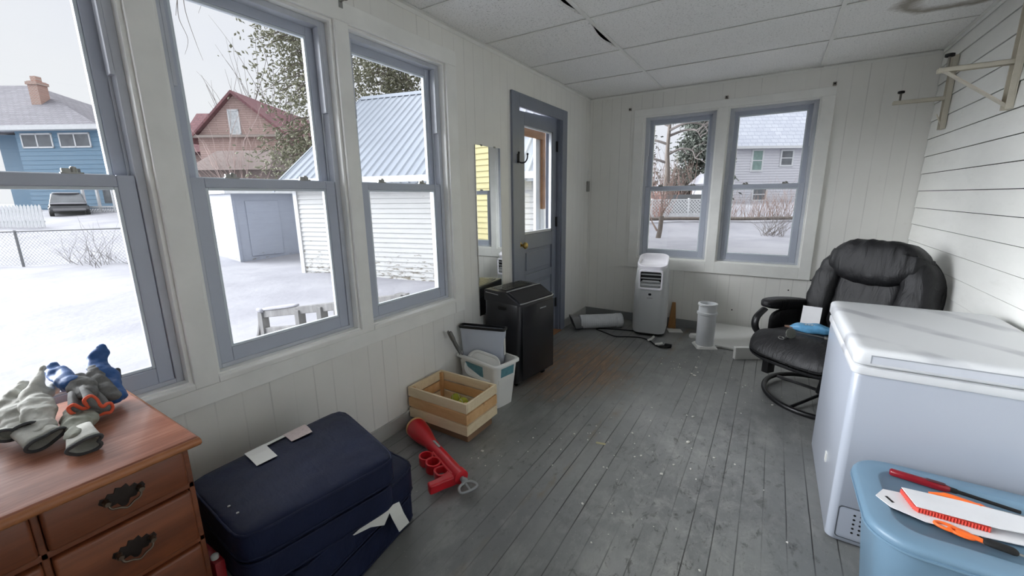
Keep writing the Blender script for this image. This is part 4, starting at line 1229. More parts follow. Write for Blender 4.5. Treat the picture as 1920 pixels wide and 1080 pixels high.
# ---- navy cushions
M_NAVY = NT('navy_fabric')
nz_ = M_NAVY.noise(M_NAVY.coord(), 5, 4)
M_NAVY.base(M_NAVY.ramp(nz_, [(.3, lin((17, 23, 46))), (.7, lin((24, 32, 58)))]))
M_NAVY.set(Roughness=.55, Specular_IOR_Level=.22)
M_NAVY.bump(M_NAVY.math('ADD', M_NAVY.math('MULTIPLY', M_NAVY.noise(M_NAVY.coord(scale=(1, 2.4, 1)), 14, 3), 1.0), M_NAVY.math('MULTIPLY', M_NAVY.noise(M_NAVY.coord(), 900, 1), .05)), .5, .008)
M_NAVY = M_NAVY.m
M_TAG = mat('white_label_paper', (214, 214, 208), .7, var=.03, bump=.2, bscale=40)
M_TAGP = mat('printed_label', (196, 180, 176), .7, var=.12, vscale=90)
def cushion(label, corners, z0, z1, seed, puff=.010, group=None):
    """corners: far-left, far-right, near-right, near-left (x, y) at the top"""
    fl, fr, nr, nl = [Vector(c + (0,)) for c in corners]
    cen = (fl + fr + nr + nl) / 4
    t = thing('seat_cushion', label, 'cushion', (cen.x, cen.y, z0), 0, group)
    def mp(p, q):
        u, v = (p.y + 1) / 2, (p.x + 1) / 2           # u along far edge, v far -> near
        xy = fl.lerp(fr, u).lerp(nl.lerp(nr, u), v)
        zz = (z0 + z1) / 2 + p.z * (z1 - z0) / 2
        bul = max(0, 1 - p.x ** 4) * max(0, 1 - p.y ** 4)
        w = noise.noise((q.x * 4 + seed, q.y * 4, 0)) * .004
        return Vector((xy.x, xy.y, zz + (puff if p.z > 0 else -puff * .25) * bul * (1 if abs(p.z) > .5 else .3) + w * (1 if p.z > .2 else 0)))
    bm = B(); superbox(bm, 1, 1, 1, 11, 22, disp=mp, kz=11)
    obj('cover', bm, M_NAVY, t, smooth=180, world=True)
    def ringpts(z, ins):
        out = []
        for k in range(72):
            a_ = 2 * PI * k / 72; ca, sa = math.cos(a_), math.sin(a_)
            s_ = (abs(ca) ** 11 + abs(sa) ** 11) ** (1 / 11)
            x, y = ca / s_ * (1 - ins), sa / s_ * (1 - ins)
            u, v = (y + 1) / 2, (x + 1) / 2
            xy = fl.lerp(fr, u).lerp(nl.lerp(nr, u), v)
            out.append((xy.x, xy.y, z))
        return out
    for z in (z1 - .010, z0 + .010):
        bm = B(); tube(bm, ringpts(z, .006), .0045, 6, closed=True); obj('piping', bm, M_NAVY, t, smooth=180, world=True)
    return t
GC = 'navy cushions stacked beside the dresser'
topc = [(.245, .425), (.255, .985), (.725, .865), (.640, .395)]
c1_ = cushion('top navy seat cushion of the stack, with two white labels on it', topc, .365, .462, 1, group=GC)
cushion('second navy cushion from the top, directly under the labelled one', [(.245, .43), (.255, .98), (.715, .86), (.632, .40)], .262, .362, 5, .004, GC)
c3_ = cushion('third navy cushion from the top, sticking out to the right with a paper tag hanging', [(.13, .52), (.13, 1.10), (.585, 1.075), (.665, .50)], .135, .258, 9, .004, GC)
cushion('bottom navy cushion of the stack, lying on the floor', [(.13, .53), (.13, 1.09), (.580, 1.07), (.655, .51)], .005, .132, 13, .003, GC)
def sheet(name, pts, m, parent, th=.0012, world=True):
    """thin bent paper: quads given as strips of left/right points"""
    bm = B()
    rows_ = [(Vector(a), Vector(b)) for a, b in pts]
    top = [(bm.verts.new(a), bm.verts.new(b)) for a, b in rows_]
    for (a, b), (c, d) in zip(top, top[1:]): bm.faces.new([a, b, d, c])
    o = obj(name, bm, m, parent, smooth=0, world=world)
    s = o.modifiers.new('thick', 'SOLIDIFY'); s.thickness = th; s.offset = 1
    return o
zc_ = .4745
sheet('care_label', [((.262, .592, zc_ - .006), (.262, .662, zc_ - .006)), ((.315, .583, zc_ + .001), (.318, .650, zc_ + .001)), ((.382, .574, zc_ + .002), (.386, .640, zc_ + .002))], M_TAG, c1_)
sheet('care_label', [((.262, .728, zc_ - .006), (.262, .816, zc_ - .006)), ((.300, .722, zc_), (.302, .806, zc_)), ((.345, .714, zc_ + .002), (.350, .792, zc_ + .002))], M_TAGP, c1_)
sheet('label_strip', [((.262, .655, zc_ - .006), (.262, .735, zc_ - .006)), ((.284, .652, zc_ - .002), (.284, .735, zc_ - .002))], M_TAG, c1_)
bm = B()
for p in ((.47, .452), (.52, .452)):
    lathe(bm, [(.004, 0), (.004, .002), (.001, .003)], 8, T(p[0] + .02, p[1] - .012, .466))
obj('snap', bm, M_STEEL, c1_, smooth=50, world=True)
sheet('paper_tag', [((.678, .696, .254), (.678, .700, .250)), ((.672, .788, .258), (.674, .768, .226)), ((.666, .826, .252), (.670, .806, .200)), ((.660, .874, .220), (.664, .832, .180))], M_TAG, c3_)
sheet('paper_tag', [((.644, .924, .204), (.650, .862, .226)), ((.650, .936, .150), (.664, .872, .170)), ((.648, .962, .085), (.660, .900, .095))], M_TAG, c3_)

# ---- red and white carton between dresser and cushions
rw = thing('carton', 'small red and white carton wedged between the dresser and the cushions', 'carton', (.46, .385, 0))
bm = B(); rbox(bm, -.055, .055, -.012, .014, 0, .335, .004, 2); obj('carton_body', bm, mat('carton_red', (150, 26, 34), .45), rw, smooth=40)
bm = B(); rbox(bm, .053, .0565, -.010, .012, .15, .25, .002, 2); rbox(bm, -.01, .05, .0125, .0155, .15, .25, .001, 2); obj('carton_label', bm, M_TAG, rw, smooth=40)
bm = B(); lathe(bm, [(.010, 0), (.010, .010), (.007, .013)], 14, T(.03, .0, .335)); obj('carton_cap', bm, M_TAG, rw, smooth=50)

# ---- slatted crate on a cardboard base, tennis balls inside
CX0, CX1, CY0, CY1 = .022, .456, 1.580, 1.872
base_ = tag(obj('cardboard_box', (lambda b: (rbox(b, .035, .432, 1.615, 1.85, 0, .058, .003, 1), b)[1])(B()), mat('brown_cardboard', (132, 104, 80), .85, var=.1), smooth=0, loc=(.23, 1.73, 0)), 'flat brown cardboard box under the wooden crate', 'box')
cr = thing('wooden_crate', 'pale pine slatted crate on the floor in front of the white tote', 'crate', (.239, 1.726, .058))
zz = .062
for i, (za, zb) in enumerate(((.062, .120), (.129, .187), (.196, .252))):
    m_ = (M_PINEP, M_PINE, M_PINEP)[i]
    for q in ((CX0, CX1, CY0, CY0 + .013), (CX0, CX1, CY1 - .013, CY1), (CX0, CX0 + .013, CY0 + .0135, CY1 - .0135), (CX1 - .013, CX1, CY0 + .0135, CY1 - .0135)):
        bm = B(); bx(bm, q[0], q[1], q[2], q[3], za, zb); obj('slat', bm, m_ if q[3] - q[2] < .1 or i != 1 else M_PINE, cr, smooth=0, world=True, bevel=.002)
for x in (CX0 + .014, CX1 - .032):
    for y in (CY0 + .014, CY1 - .032):
        bm = B(); bx(bm, x, x + .018, y, y + .018, .062, .246); obj('corner_post', bm, M_PINE, cr, smooth=0, world=True)
bm = B()
for i in range(4):
    y = CY0 + .014 + i * .066; bx(bm, CX0 + .014, CX1 - .014, y, y + .060, .062, .070)
obj('crate_floor', bm, M_PINE, cr, smooth=0, world=True)
M_TENNIS = mat('tennis_felt', (178, 186, 70), .95, var=.1, vscale=60, bump=.4, bscale=300)
for i, (x, y, tx_) in enumerate(((.170, 1.832, 'yellow green tennis ball at the back of the crate, most in view'), (.245, 1.815, 'yellow green tennis ball right of the one most in view in the crate'), (.33, 1.70, 'yellow green tennis ball in the middle of the crate floor'))):
    bm = B(); bmesh.ops.create_uvsphere(bm, u_segments=24, v_segments=16, radius=.0325)
    b_ = thing('tennis_ball', tx_, 'ball', (x, y, .103), 30 * i, 'tennis balls in the crate')
    obj('felt', bm, M_TENNIS, b_, smooth=180)
    bm = B(); pts = []
    for k in range(48):
        t = 2 * PI * k / 48; v = Vector((math.cos(t) + .35 * math.cos(3 * t), math.sin(t) - .35 * math.sin(3 * t), .95 * math.sin(2 * t))).normalized() * .0325; pts.append(v)
    tube(bm, pts, .0013, 5, closed=True); obj('seam', bm, M_TAG, b_, smooth=180)

# ---- red ball launcher on the floor (local x from muzzle to pump end)
M_REDP = mat('red_plastic', (196, 28, 40), .3, var=.05, vscale=8)
M_CREAM = mat('cream_rim', (226, 176, 120), .5)
M_GREYP = mat('grey_plastic', (150, 152, 152), .4)
p0 = Vector((.135, 1.515, .060)); p1 = Vector((.640, 1.305, .045))
bl = thing('ball_launcher', 'red plastic toy ball launcher lying on the floor before the crate', 'toy', (p0.x, p0.y, 0), math.degrees(math.atan2(p1.y - p0.y, p1.x - p0.x)))
L_ = (p1 - p0).xy.length
def MX(z): return T(0, 0, z) @ RY(90)
bm = B()
lathe(bm, [(.040, .0), (.055, .002), (.057, .02), (.054, .07), (.047, .12), (.038, .17), (.032, .21), (.032, .24), (.029, .245), (.029, .50), (.034, .505), (.034, .540), (.020, .545)], 32, MX(.058))
obj('barrel', bm, M_REDP, bl, smooth=40)
bm = B(); lathe(bm, [(.046, -.004), (.056, -.006), (.058, .0), (.058, .010), (.046, .012)], 32, MX(.058), caps=False)
obj('muzzle_rim', bm, M_CREAM, bl, smooth=50)
bm = B(); prism(bm, [(.232, -.006), (.300, -.006), (.305, 0), (.300, .006), (.232, .006)], 0, .004, T(0, .004, .088)); obj('slot_plate', bm, M_GREYP, bl, smooth=0, bevel=.001)
def ringpart(nm, x, y, ra, rb, h0, h1, rot=0):
    bm = B(); n_ = 28
    def rg(r1, r2, z): return [(x + r1 * math.cos(2 * PI * k / n_), y + r2 * math.sin(2 * PI * k / n_), z) for k in range(n_)]
    loft(bm, [rg(ra, rb, h0), rg(ra, rb, h1), rg(ra * .80, rb * .78, h1), rg(ra * .80, rb * .78, h0)], closed=True)
    return obj(nm, bm, M_REDP, bl, smooth=40, bevel=.0015)
ringpart('finger_ring', .300, -.070, .040, .036, .025, .070)
ringpart('finger_ring', .368, -.064, .041, .037, .022, .072)
bm = B(); prism(bm, [(.29, -.036), (.50, -.036), (.50, -.016), (.29, -.016)], .035, .070); obj('grip_bridge', bm, M_REDP, bl, smooth=0, bevel=.004)
bm = B()
loft(bm, [[(x, y, .02), (x2, y2, .02), (x2, y2, .068), (x, y, .068)] for x, y, x2, y2 in ((.470, -.01, .530, -.01), (.478, -.045, .530, -.045), (.484, -.08, .526, -.082), (.487, -.115, .527, -.117), (.486, -.150, .524, -.153))])
obj('pistol_grip', bm, M_REDP, bl, smooth=40, bevel=.008, bseg=3)
bm = B(); n_ = 24
def tg(sc, z): return [(.447 + .038 * sc * (abs(math.cos(t)) ** .7) * (1 if math.cos(t) > 0 else -1), -.058 + .034 * sc * (abs(math.sin(t)) ** .7) * (1 if math.sin(t) > 0 else -1), z) for t in [2 * PI * k / n_ for k in range(n_)]]
loft(bm, [tg(1, .03), tg(1, .066), tg(.72, .066), tg(.72, .03)], closed=True)
obj('trigger_guard', bm, M_REDP, bl, smooth=40, bevel=.002)
bm = B(); lathe(bm, [(.012, .54), (.012, .56), (.016, .562), (.016, .572), (.006, .574)], 16, MX(.055)); obj('pump_rod', bm, M_GREYP, bl, smooth=40)
bm = B(); tube(bm, spline([(.572, .0, .050), (.580, .034, .045), (.612, .042, .040), (.622, 0, .040), (.612, -.042, .040), (.580, -.034, .045)], 5, closed=True), .006, 8, closed=True)
tube(bm, [(.572, 0, .05), (.620, 0, .04)], .005, 8)
obj('pump_handle', bm, M_GREYP, bl, smooth=60)

# ---- white tote and what stands in it
M_WPL = mat('white_plastic', (226, 226, 222), .35, var=.03)
M_TEAL = mat('teal_label', (92, 142, 152), .5, var=.15, vscale=30)
to = thing('storage_tote', 'open white plastic tote with teal labels between the crate and the dark air conditioner', 'tote', (.222, 2.110, 0), -11)
a, b = .192, .112
def tring(sx, sy, z, r=.035): return [(x, y, z) for x, y in rrect(-sx, sx, -sy, sy, r, 5)]
bm = B()
loft(bm, [tring(a - .036, b - .03, 0), tring(a - .008, b - .008, .285), tring(a - .008, b - .008, .290), tring(a + .006, b + .006, .290), tring(a + .006, b + .006, .303), tring(a, b, .310), tring(a - .012, b - .012, .308), tring(a - .014, b - .014, .285), tring(a - .040, b - .034, .006)], caps=True)
obj('tote_body', bm, M_WPL, to, smooth=45)
bm = B()
for x0, x1 in ((-.10, .06),):
    hexa(bm, [(x0, -b + .0115, .20), (x1, -b + .0115, .20), (x1, -b + .016, .20), (x0, -b + .016, .20)], [(x0, -b + .003, .27), (x1, -b + .003, .27), (x1, -b + .009, .27), (x0, -b + .009, .27)])
obj('tote_label', bm, M_TEAL, to, smooth=0)
bm = B()
hexa(bm, [(a - .018, -.055, .215), (a - .0135, -.055, .215), (a - .0135, .06, .215), (a - .018, .06, .215)], [(a - .012, -.055, .275), (a - .0065, -.055, .275), (a - .0065, .06, .275), (a - .012, .06, .275)])
obj('tote_label', bm, M_TEAL, to, smooth=0)
bm = B()
hexa(bm, [(a - .022, -.075, .170), (a - .0165, -.075, .170), (a - .0165, .07, .170), (a - .022, .07, .170)], [(a - .018, -.075, .205), (a - .0130, -.075, .205), (a - .0130, .07, .205), (a - .018, .07, .205)])
obj('tote_hand_grip', bm, M_WPL, to, smooth=0, bevel=.003)
lidp = thing('plastic_tray', 'rounded white plastic tray leaning inside the white tote', 'tray', (.232, 2.040, .258), -11)
Ml = RX(58) @ RY(12)
bm = B(); 
def lr(sx, sy, z): return [(x, y, z) for x, y in rrect(-sx, sx, -sy, sy, min(sx, sy) * .85, 8)]
loft(bm, [lr(.128, .085, 0), lr(.128, .085, .010), lr(.120, .077, .012), lr(.112, .070, -.004)], M=Ml)
obj('tray_panel', bm, M_WPL, lidp, smooth=45)
bm = B(); tube(bm, [Ml @ Vector(p) for p in lr(.128, .085, .008)], .006, 8, closed=True); obj('tray_rim', bm, M_WPL, lidp, smooth=180)
cb = thing('clear_bin', 'frosted clear plastic bin with a black rim standing in the white tote', 'bin', (.178, 2.128, .014), 14)
M_FROST = glass_mat('frosted_plastic', (.80, .83, .88), hazec=(214, 220, 230), haze=.66)
bm = B()
def cr_(sx, sy, z): return [(x, y, z) for x, y in rrect(-sx, sx, -sy, sy, .014, 4)]
loft(bm, [cr_(.120, .022, 0), cr_(.158, .030, .475), cr_(.155, .027, .475), cr_(.117, .019, .004)])
obj('bin_wall', bm, M_FROST, cb, smooth=45)
bm = B(); loft(bm, [cr_(.163, .035, .468), cr_(.165, .037, .484), cr_(.155, .027, .486), cr_(.154, .026, .470)], closed=True); obj('bin_rim', bm, mat('black_plastic', (26, 27, 29), .4), cb, smooth=45)
bm = B(); bx(bm, .150, .153, -.014, .016, .30, .42); obj('bin_sticker', bm, M_TAG, cb, smooth=0)
tg_ = thing('tongs', 'grey metal kitchen tongs sticking out of the white tote by the wall', 'tongs', (.068, 2.11, .16))
for s in (-1, 1):
    bm = B(); tube(bm, spline([(.004 + s * .006, -.03, -.04), (.000 + s * .011, -.07, .12), (-.012 + s * .011, -.125, .235), (-.018 + s * .010, -.175, .335)], 5), [.006] * 8 + [.008] * 4 + [.012] * 3 + [.008], 8, flat=.5)
    obj('tong_arm', bm, mat('dull_grey_metal', (132, 132, 128), .45, metal=.4), tg_, smooth=60)
bm = B(); tube(bm, [(.010, -.03, -.035), (.004, -.03, -.045), (-.002, -.03, -.035)], .006, 8); obj('tong_hinge', bm, M_GREYP, tg_, smooth=60)
fr_ = thing('ruler', 'dark blue strip lying in the right end of the white tote', 'strip', (.352, 2.115, .262), 40)
fr_.rotation_euler = (0, R(-20), R(50))
bm = B(); rbox(bm, -.06, .06, -.009, .009, -.003, .003, .002, 2); obj('strip_body', bm, mat('dark_blue_plastic', (58, 66, 100), .5), fr_, smooth=40)

# ---- dark portable air conditioner
M_BLKP = mat('dark_graphite_plastic', (40, 40, 44), .34, var=.06, vscale=4)
M_BLKG = mat('gloss_black_panel', (30, 30, 33), .27, var=.03)
M_SILV = mat('silver_trim', (176, 178, 180), .3, metal=.6)
ac = thing('air_conditioner', 'dark grey portable air conditioner with a sloped top beside the mirror', 'air conditioner', (.220, 2.540, 0), -9)
ya, yb = -.212, .190
def acs(x0, x1, z, ins=0): return [(x, y, z) for x, y in rrect(x0 + ins, x1 - ins, ya + ins, yb - ins, .022, 5)]
bm = B()
loft(bm, [acs(-.150, .140, .035, .006), acs(-.156, .150, .06), acs(-.158, .165, .40), acs(-.158, .172, .615), acs(-.158, .172, .622, .004)])
# sloped crown
loft(bm, [[(x, y, z) for x, z in ((-.158, .61), (.172, .61), (.172, .622), (.05, .690), (-.15, .694), (-.158, .684))] for y in (ya, yb)])
obj('body', bm, M_BLKP, ac, smooth=35, bevel=.006)
bm = B()
nrm = Vector((.068, 0, .122)).normalized()
hexa(bm, [Vector(p) + nrm * .0035 for p in ((.166, ya + .022, .6255), (.166, yb - .022, .6255), (.056, yb - .022, .6866), (.056, ya + .022, .6866))][::-1], [Vector(p) + nrm * .0075 for p in ((.164, ya + .024, .6265), (.164, yb - .024, .6265), (.058, yb - .024, .6855), (.058, ya + .024, .6855))][::-1])
obj('sloped_panel', bm, M_BLKG, ac, smooth=0)
bm = B()
tube(bm, [(.170, ya + .010, .6255), (.176, ya + .03, .6245), (.176, yb - .03, .6245), (.170, yb - .010, .630), (.150, yb - .004, .643)], .0045, 8)
tube(bm, [(.050, ya + .012, .6945), (.050, yb - .012, .6945)], .0035, 8)
tube(bm, [(-.02, ya - .001, .668), (-.14, ya - .001, .674)], .003, 8)
obj('silver_edge', bm, M_SILV, ac, smooth=60)
bm = B(); rbox(bm, .168, .1765, ya + .030, yb - .006, .07, .600, .004, 2)
fp = obj('front_panel', bm, M_BLKG, ac, smooth=40)
bm = B(); 
for k in range(7): rbox(bm, .1765, .1775, .015 + k * .0105, .015 + k * .0105 + .0075, .552, .560, .0004, 1)
obj('maker_mark', bm, M_SILV, fp, smooth=0)
bm = B(); rbox(bm, -.035, .035, ya - .0015, ya + .002, .566, .590, .009, 3, M=RY(14) @ T(-.16, 0, 0.04) if False else T(.02, 0, .0)); obj('side_grip', bm, M_DARK, ac, smooth=40)
bm = B(); 
for i in range(6): bx(bm, -.13 + i * .024, -.115 + i * .024, ya + .05, yb - .05, .693, .6965)
obj('top_outlet', bm, M_BLKG, ac, smooth=0)
bm = B(); bx(bm, -.06, .02, ya - .001, ya + .001, .27, .36); obj('rating_label', bm, M_TAG, ac, smooth=0)
for x in (-.11, .10):
    for y in (ya + .05, yb - .05):
        bm = B(); lathe(bm, [(.006, -.012), (.020, -.012), (.022, -.008), (.022, .008), (.020, .012), (.006, .012)], 16, T(x, y, .0222) @ RX(90)); bx(bm, x - .008, x + .008, y - .008, y + .008, .022, .040); obj('caster', bm, M_DARK, ac, smooth=40)

# ---- frameless mirror
mi = thing('mirror', 'tall narrow frameless mirror on the wall between window and door', 'mirror', (0, 2.482, 1.09))
M_MIR = NT('mirror_silver'); M_MIR.base((.90, .92, .91, 1)); M_MIR.set(Metallic=1.0, Roughness=.015); M_MIR = M_MIR.m
bm = B(); bx(bm, .0035, .0085, -.152, .152, -.60, .592); obj('mirror_glass', bm, M_MIR, mi, smooth=0, bevel=.0015)
bm = B(); bx(bm, .0008, .0034, -.150, .150, -.598, .590); obj('mirror_backing', bm, mat('mirror_back', (120, 112, 84), .8), mi, smooth=0)
bm = B()
for y in (-.08, .08):
    for z in (.592, -.60): bx(bm, .0008, .012, y - .008, y + .008, z - .006, z + .006)
obj('mirror_clip', bm, M_STEEL, mi, smooth=0, bevel=.002)
# ---- double coat hook on the door casing
hk = thing('coat_hook', 'black double coat hook on the blue grey casing left of the door glass', 'hook', (.02, 2.862, 1.63))
bm = B(); vbox(bm, -.011, .011, -.034, .034, 0, .004, .010, 4, M=frame((.0, 0, 0), (0, 1, 0), (0, 0, 1))); obj('hook_plate', bm, M_BLKM, hk, smooth=40)
for s in (-1, 1):
    bm = B(); tube(bm, spline([(.003, 0, -.02), (.018, s * .02, -.034), (.038, s * .048, -.028), (.048, s * .064, .0), (.050, s * .066, .028)], 5), .0055, 8)
    b2 = bmesh.new(); bmesh.ops.create_uvsphere(b2, u_segments=12, v_segments=8, radius=.009); merge(bm, b2, T(.050, s * .066, .032))
    obj('hook_prong', bm, M_BLKM, hk, smooth=60)
# grey plastic box in the corner
sb = thing('junction_box', 'small grey plastic box on the left wall in the far corner', 'box', (0, 4.345, 1.44))
bm = B(); rbox(bm, .0005, .024, -.022, .022, -.055, .055, .004, 2); obj('box_cover', bm, mat('grey_box_plastic', (128, 128, 124), .5), sb, smooth=40)
bm = B(); tube(bm, [(.004, 0, .055), (.004, 0, .16)], .0025, 6); obj('box_cable', bm, M_TRIMW, sb, smooth=60)
# curtain rod bracket over the post between the middle and right windows
def rodb(label, loc, rotz):
    t = thing('curtain_bracket', label, 'bracket', loc, rotz, 'curtain rod brackets over the windows')
    bm = B(); rbox(bm, -.010, .010, -.003, 0, -.022, .022, .002, 1); obj('bracket_plate', bm, M_STEEL, t, smooth=0)
    bm = B(); tube(bm, spline([(0, -.002, .004), (0, -.025, .006), (0, -.045, .002), (0, -.052, .016)], 4), .005, 6); obj('bracket_arm', bm, M_STEEL, t, smooth=60)
rodb('metal curtain rod bracket on the left wall between the middle and right windows', (.0185, 1.352, 2.185), 90)
def rodp(label, x, z):
    t = thing('curtain_bracket', label, 'bracket', (x, D - .0005, z), 0, 'curtain rod brackets over the windows')
    bm = B(); rbox(bm, -.012, .012, -.020, 0, -.012, .012, .002, 1); obj('bracket_plate', bm, mat('dull_bracket', (150, 144, 134), .5, metal=.4), t, smooth=0)
    bm = B(); rbox(bm, -.007, .007, -.026, -.019, -.006, .004, .002, 1); obj('bracket_socket', bm, M_DARK, t, smooth=0)
rodp('small curtain bracket left of the far window pair', .425, 2.176)
rodp('small curtain bracket over the mullion of the far window pair', 1.288, 2.182)
rodp('small curtain bracket at the top right corner of the far window pair', 2.055, 2.184)
# ------------------------------------------------------------------ far end and right side
M_ACW = mat('ac_grey_white_plastic', (184, 186, 186), .38, var=.03, vscale=3)
M_ACT = mat('ac_white_top', (232, 230, 236), .3, var=.02)
wa = thing('air_conditioner', 'white portable air conditioner with a front louvre standing under the far windows', 'air conditioner', (.808, 4.085, 0), 7)
ha, hb = .152, .160
def wr(sx, sy, z, r=.075, sl=0): return [(x, y, z + y * sl) for x, y in rrect(-sx, sx, -sy, sy, r, 7)]
bm = B()
loft(bm, [wr(ha - .004, hb - .006, .030), wr(ha + .002, hb, .06), wr(ha + .004, hb + .002, .20), wr(ha - .002, hb - .004, .53, sl=.10), wr(ha - .012, hb - .016, .676, sl=.34), wr(ha - .020, hb - .024, .696, sl=.36)])
obj('body', bm, M_ACW, wa, smooth=50)
bm = B(); loft(bm, [wr(ha - .012, hb - .014, .012), wr(ha - .008, hb - .010, .031)]); obj('base_skirt', bm, M_DARK, wa, smooth=50)
bm = B()
tilt = T(0, 0, .696) @ RX(20)
loft(bm, [wr(ha - .018, hb - .022, -.002), wr(ha - .014, hb - .018, .012), wr(ha - .016, hb - .020, .034), wr(ha - .028, hb - .032, .036), wr(ha - .040, hb - .048, .016), wr(.02, .02, .014, .01)], M=tilt)
obj('top_tray', bm, M_ACT, wa, smooth=50)
yf = -hb + .008
bm = B()
def fr_ring(sx, z0, z1, y, r): return [(x, y + .02 * ((z - .5) * .0), z) for x, z in rrect(-sx, sx, z0, z1, r, 5)]
loft(bm, [fr_ring(.108, .462, .648, yf + .02, .02), fr_ring(.108, .462, .648, yf - .014, .02), fr_ring(.094, .478, .632, yf - .014, .014), fr_ring(.094, .478, .632, yf + .02, .014)], closed=True)
obj('louvre_frame', bm, M_ACT, wa, smooth=40, bevel=.003)
bm = B(); bx(bm, -.096, .096, yf + .0, yf + .004, .476, .634)
lv = obj('louvre_recess', bm, M_DARK, wa, smooth=0)
for k in range(4):
    bm = B(); rbox(bm, -.090, .090, -.010, .010, -.004, .004, .003, 2, M=T(0, yf - .004, .500 + k * .036) @ RX(32)); obj('louvre', bm, mat('louvre_grey', (122, 124, 124), .4), wa, smooth=40)
bm = B(); rbox(bm, -.013, .013, yf - .012, yf + .01, .408, .428, .004, 2); obj('sensor_window', bm, M_BLKG, wa, smooth=40)
bm = B()
for k in range(6): bx(bm, -.024 + k * .0085, -.024 + k * .0085 + .006, yf - .0075, yf + .01, .378, .386)
obj('maker_mark', bm, mat('grey_print', (120, 120, 122), .5), wa, smooth=0)
for x in (-.10, .10):
    for y in (-.09, .09):
        bm = B(); lathe(bm, [(.004, -.01), (.012, -.01), (.012, .01), (.004, .01)], 12, T(x, y, .0125) @ RX(90)); obj('caster', bm, M_DARK, wa, smooth=40)
# its black cord and plug
pc = thing('power_cord', 'black power cord with a folded plug end lying before the white air conditioner', 'cord', (.6, 3.9, 0))
bm = B(); tube(bm, spline([(.70, 4.02, .006), (.55, 3.985, .006), (.38, 3.93, .006), (.33, 3.88, .006), (.42, 3.83, .006), (.56, 3.76, .006), (.66, 3.80, .006), (.78, 3.84, .006), (.88, 3.795, .006), (.955, 3.70, .007), (1.00, 3.665, .010)], 8), .0055, 8); obj('cable', bm, M_DARK, pc, smooth=180, world=True)
bm = B(); tube(bm, spline([(1.00, 3.665, .012), (1.05, 3.672, .018), (1.085, 3.70, .020), (1.075, 3.72, .018), (1.03, 3.70, .014), (.995, 3.68, .010)], 6), [.012] * 10 + [.010] * 21, 8, flat=.6)
rbox(bm, 1.035, 1.095, 3.688, 3.722, .006, .034, .006, 2); obj('plug', bm, M_DARK, pc, smooth=60, world=True)
sheet('paper_tag', [((.855, 3.80, .012), (.875, 3.77, .010)), ((.885, 3.815, .028), (.905, 3.785, .022)), ((.905, 3.84, .05), (.925, 3.81, .046))], M_TAG, pc)
sheet('paper_tag', [((.945, 3.735, .014), (.955, 3.69, .013)), ((.985, 3.745, .022), (1.0, 3.70, .022)), ((1.005, 3.75, .03), (1.02, 3.71, .03))], M_TAG, pc)
# exhaust hose lying in the corner
eh = thing('exhaust_hose', 'white exhaust hose with a dark flat nozzle lying in the far left corner', 'hose', (.30, 3.93, .0), math.degrees(math.atan2(.30, .40)))
bm = B(); prof = []
for k in range(60):
    x = -.17 + .44 * k / 59; prof.append((.070 + .0022 * math.sin(k * 2.1) + (.004 if k > 50 else 0), x))
lathe(bm, [(.062, -.172)] + prof + [(.062, .272)], 28, T(0, 0, .075) @ RY(90) @ Matrix.Diagonal((1, 1.08, 1, 1))); obj('hose_sleeve', bm, mat('white_hose_plastic', (204, 206, 208), .42, var=.06, vscale=20, bump=.3, bscale=50, bdist=.004), eh, smooth=60)
bm = B()
def nz_r(x, sy, sz, z): return [(x + (q - z) * -.35, p, q) for p, q in rrect(-sy, sy, z - sz, z + sz, min(sy, sz) * .8, 5)]
loft(bm, [nz_r(-.16, .068, .066, .072), nz_r(-.205, .085, .066, .074), nz_r(-.245, .100, .066, .076), nz_r(-.245, .094, .060, .076), nz_r(-.20, .078, .058, .074)], caps=True)
obj('nozzle', bm, mat('nozzle_grey', (118, 118, 118), .5), eh, smooth=45)
# round pipe stood on end
tb = thing('vent_pipe', 'white round vent pipe standing upright on its square flange', 'pipe', (1.338, 3.905, 0), 24)
bm = B(); lathe(bm, [(.070, .02), (.075, .022), (.075, .30), (.083, .305), (.083, .322), (.073, .325), (.072, .385), (.080, .388), (.080, .400), (.066, .402), (.064, .30), (.064, .02)], 40); obj('pipe_wall', bm, mat('pipe_white', (206, 208, 210), .45, var=.03), tb, smooth=40)
bm = B(); loft(bm, [[(x, y, z) for x, y in rrect(-.088, .088, -.088, .088, .016, 4)] for z in (0, .006)] + [[(x, y, .022) for x, y in rrect(-.078, .078, -.078, .078, .03, 4)]]); obj('flange', bm, M_WPL, tb, smooth=40)
bm = B(); tube(bm, [(-.085, -.01, .395), (-.07, -.035, .385), (-.045, -.06, .388)], .006, 6); obj('clip_tab', bm, M_WPL, tb, smooth=60)
# boards and bits along the far wall
wb = thing('foam_board', 'white board lying low against the far wall behind the vent pipe', 'board', (1.60, 4.10, 0))
bm = B(); hexa(bm, [(1.33, 3.93, .002), (1.82, 3.90, .002), (1.84, 4.352, .088), (1.35, 4.358, .088)], [(1.33, 3.926, .022), (1.82, 3.896, .022), (1.84, 4.348, .108), (1.35, 4.354, .108)]); obj('board_panel', bm, mat('white_foam_board', (214, 214, 210), .6, var=.03), wb, smooth=0, world=True, bevel=.003)
wx = thing('foam_block', 'white board end standing on edge in front of the recliner', 'board', (1.66, 3.745, 0), 31)
bm = B(); rbox(bm, -.085, .19, -.018, .018, 0, .105, .003, 1); obj('board_panel', bm, mat('white_foam_board', (214, 214, 210), .6), wx, smooth=0)
sh = thing('wood_shim', 'thin brown wooden wedge leaning on the far wall beside the white air conditioner', 'shim', (.975, 4.335, 0))
bm = B(); hexa(bm, [(-.038, -.030, 0), (.040, -.030, 0), (.040, -.012, 0), (-.038, -.012, 0)], [(-.020, .030, .262), (.014, .030, .262), (.014, .036, .262), (-.020, .036, .262)]); obj('wedge', bm, M_SHIM, sh, smooth=0, bevel=.002)
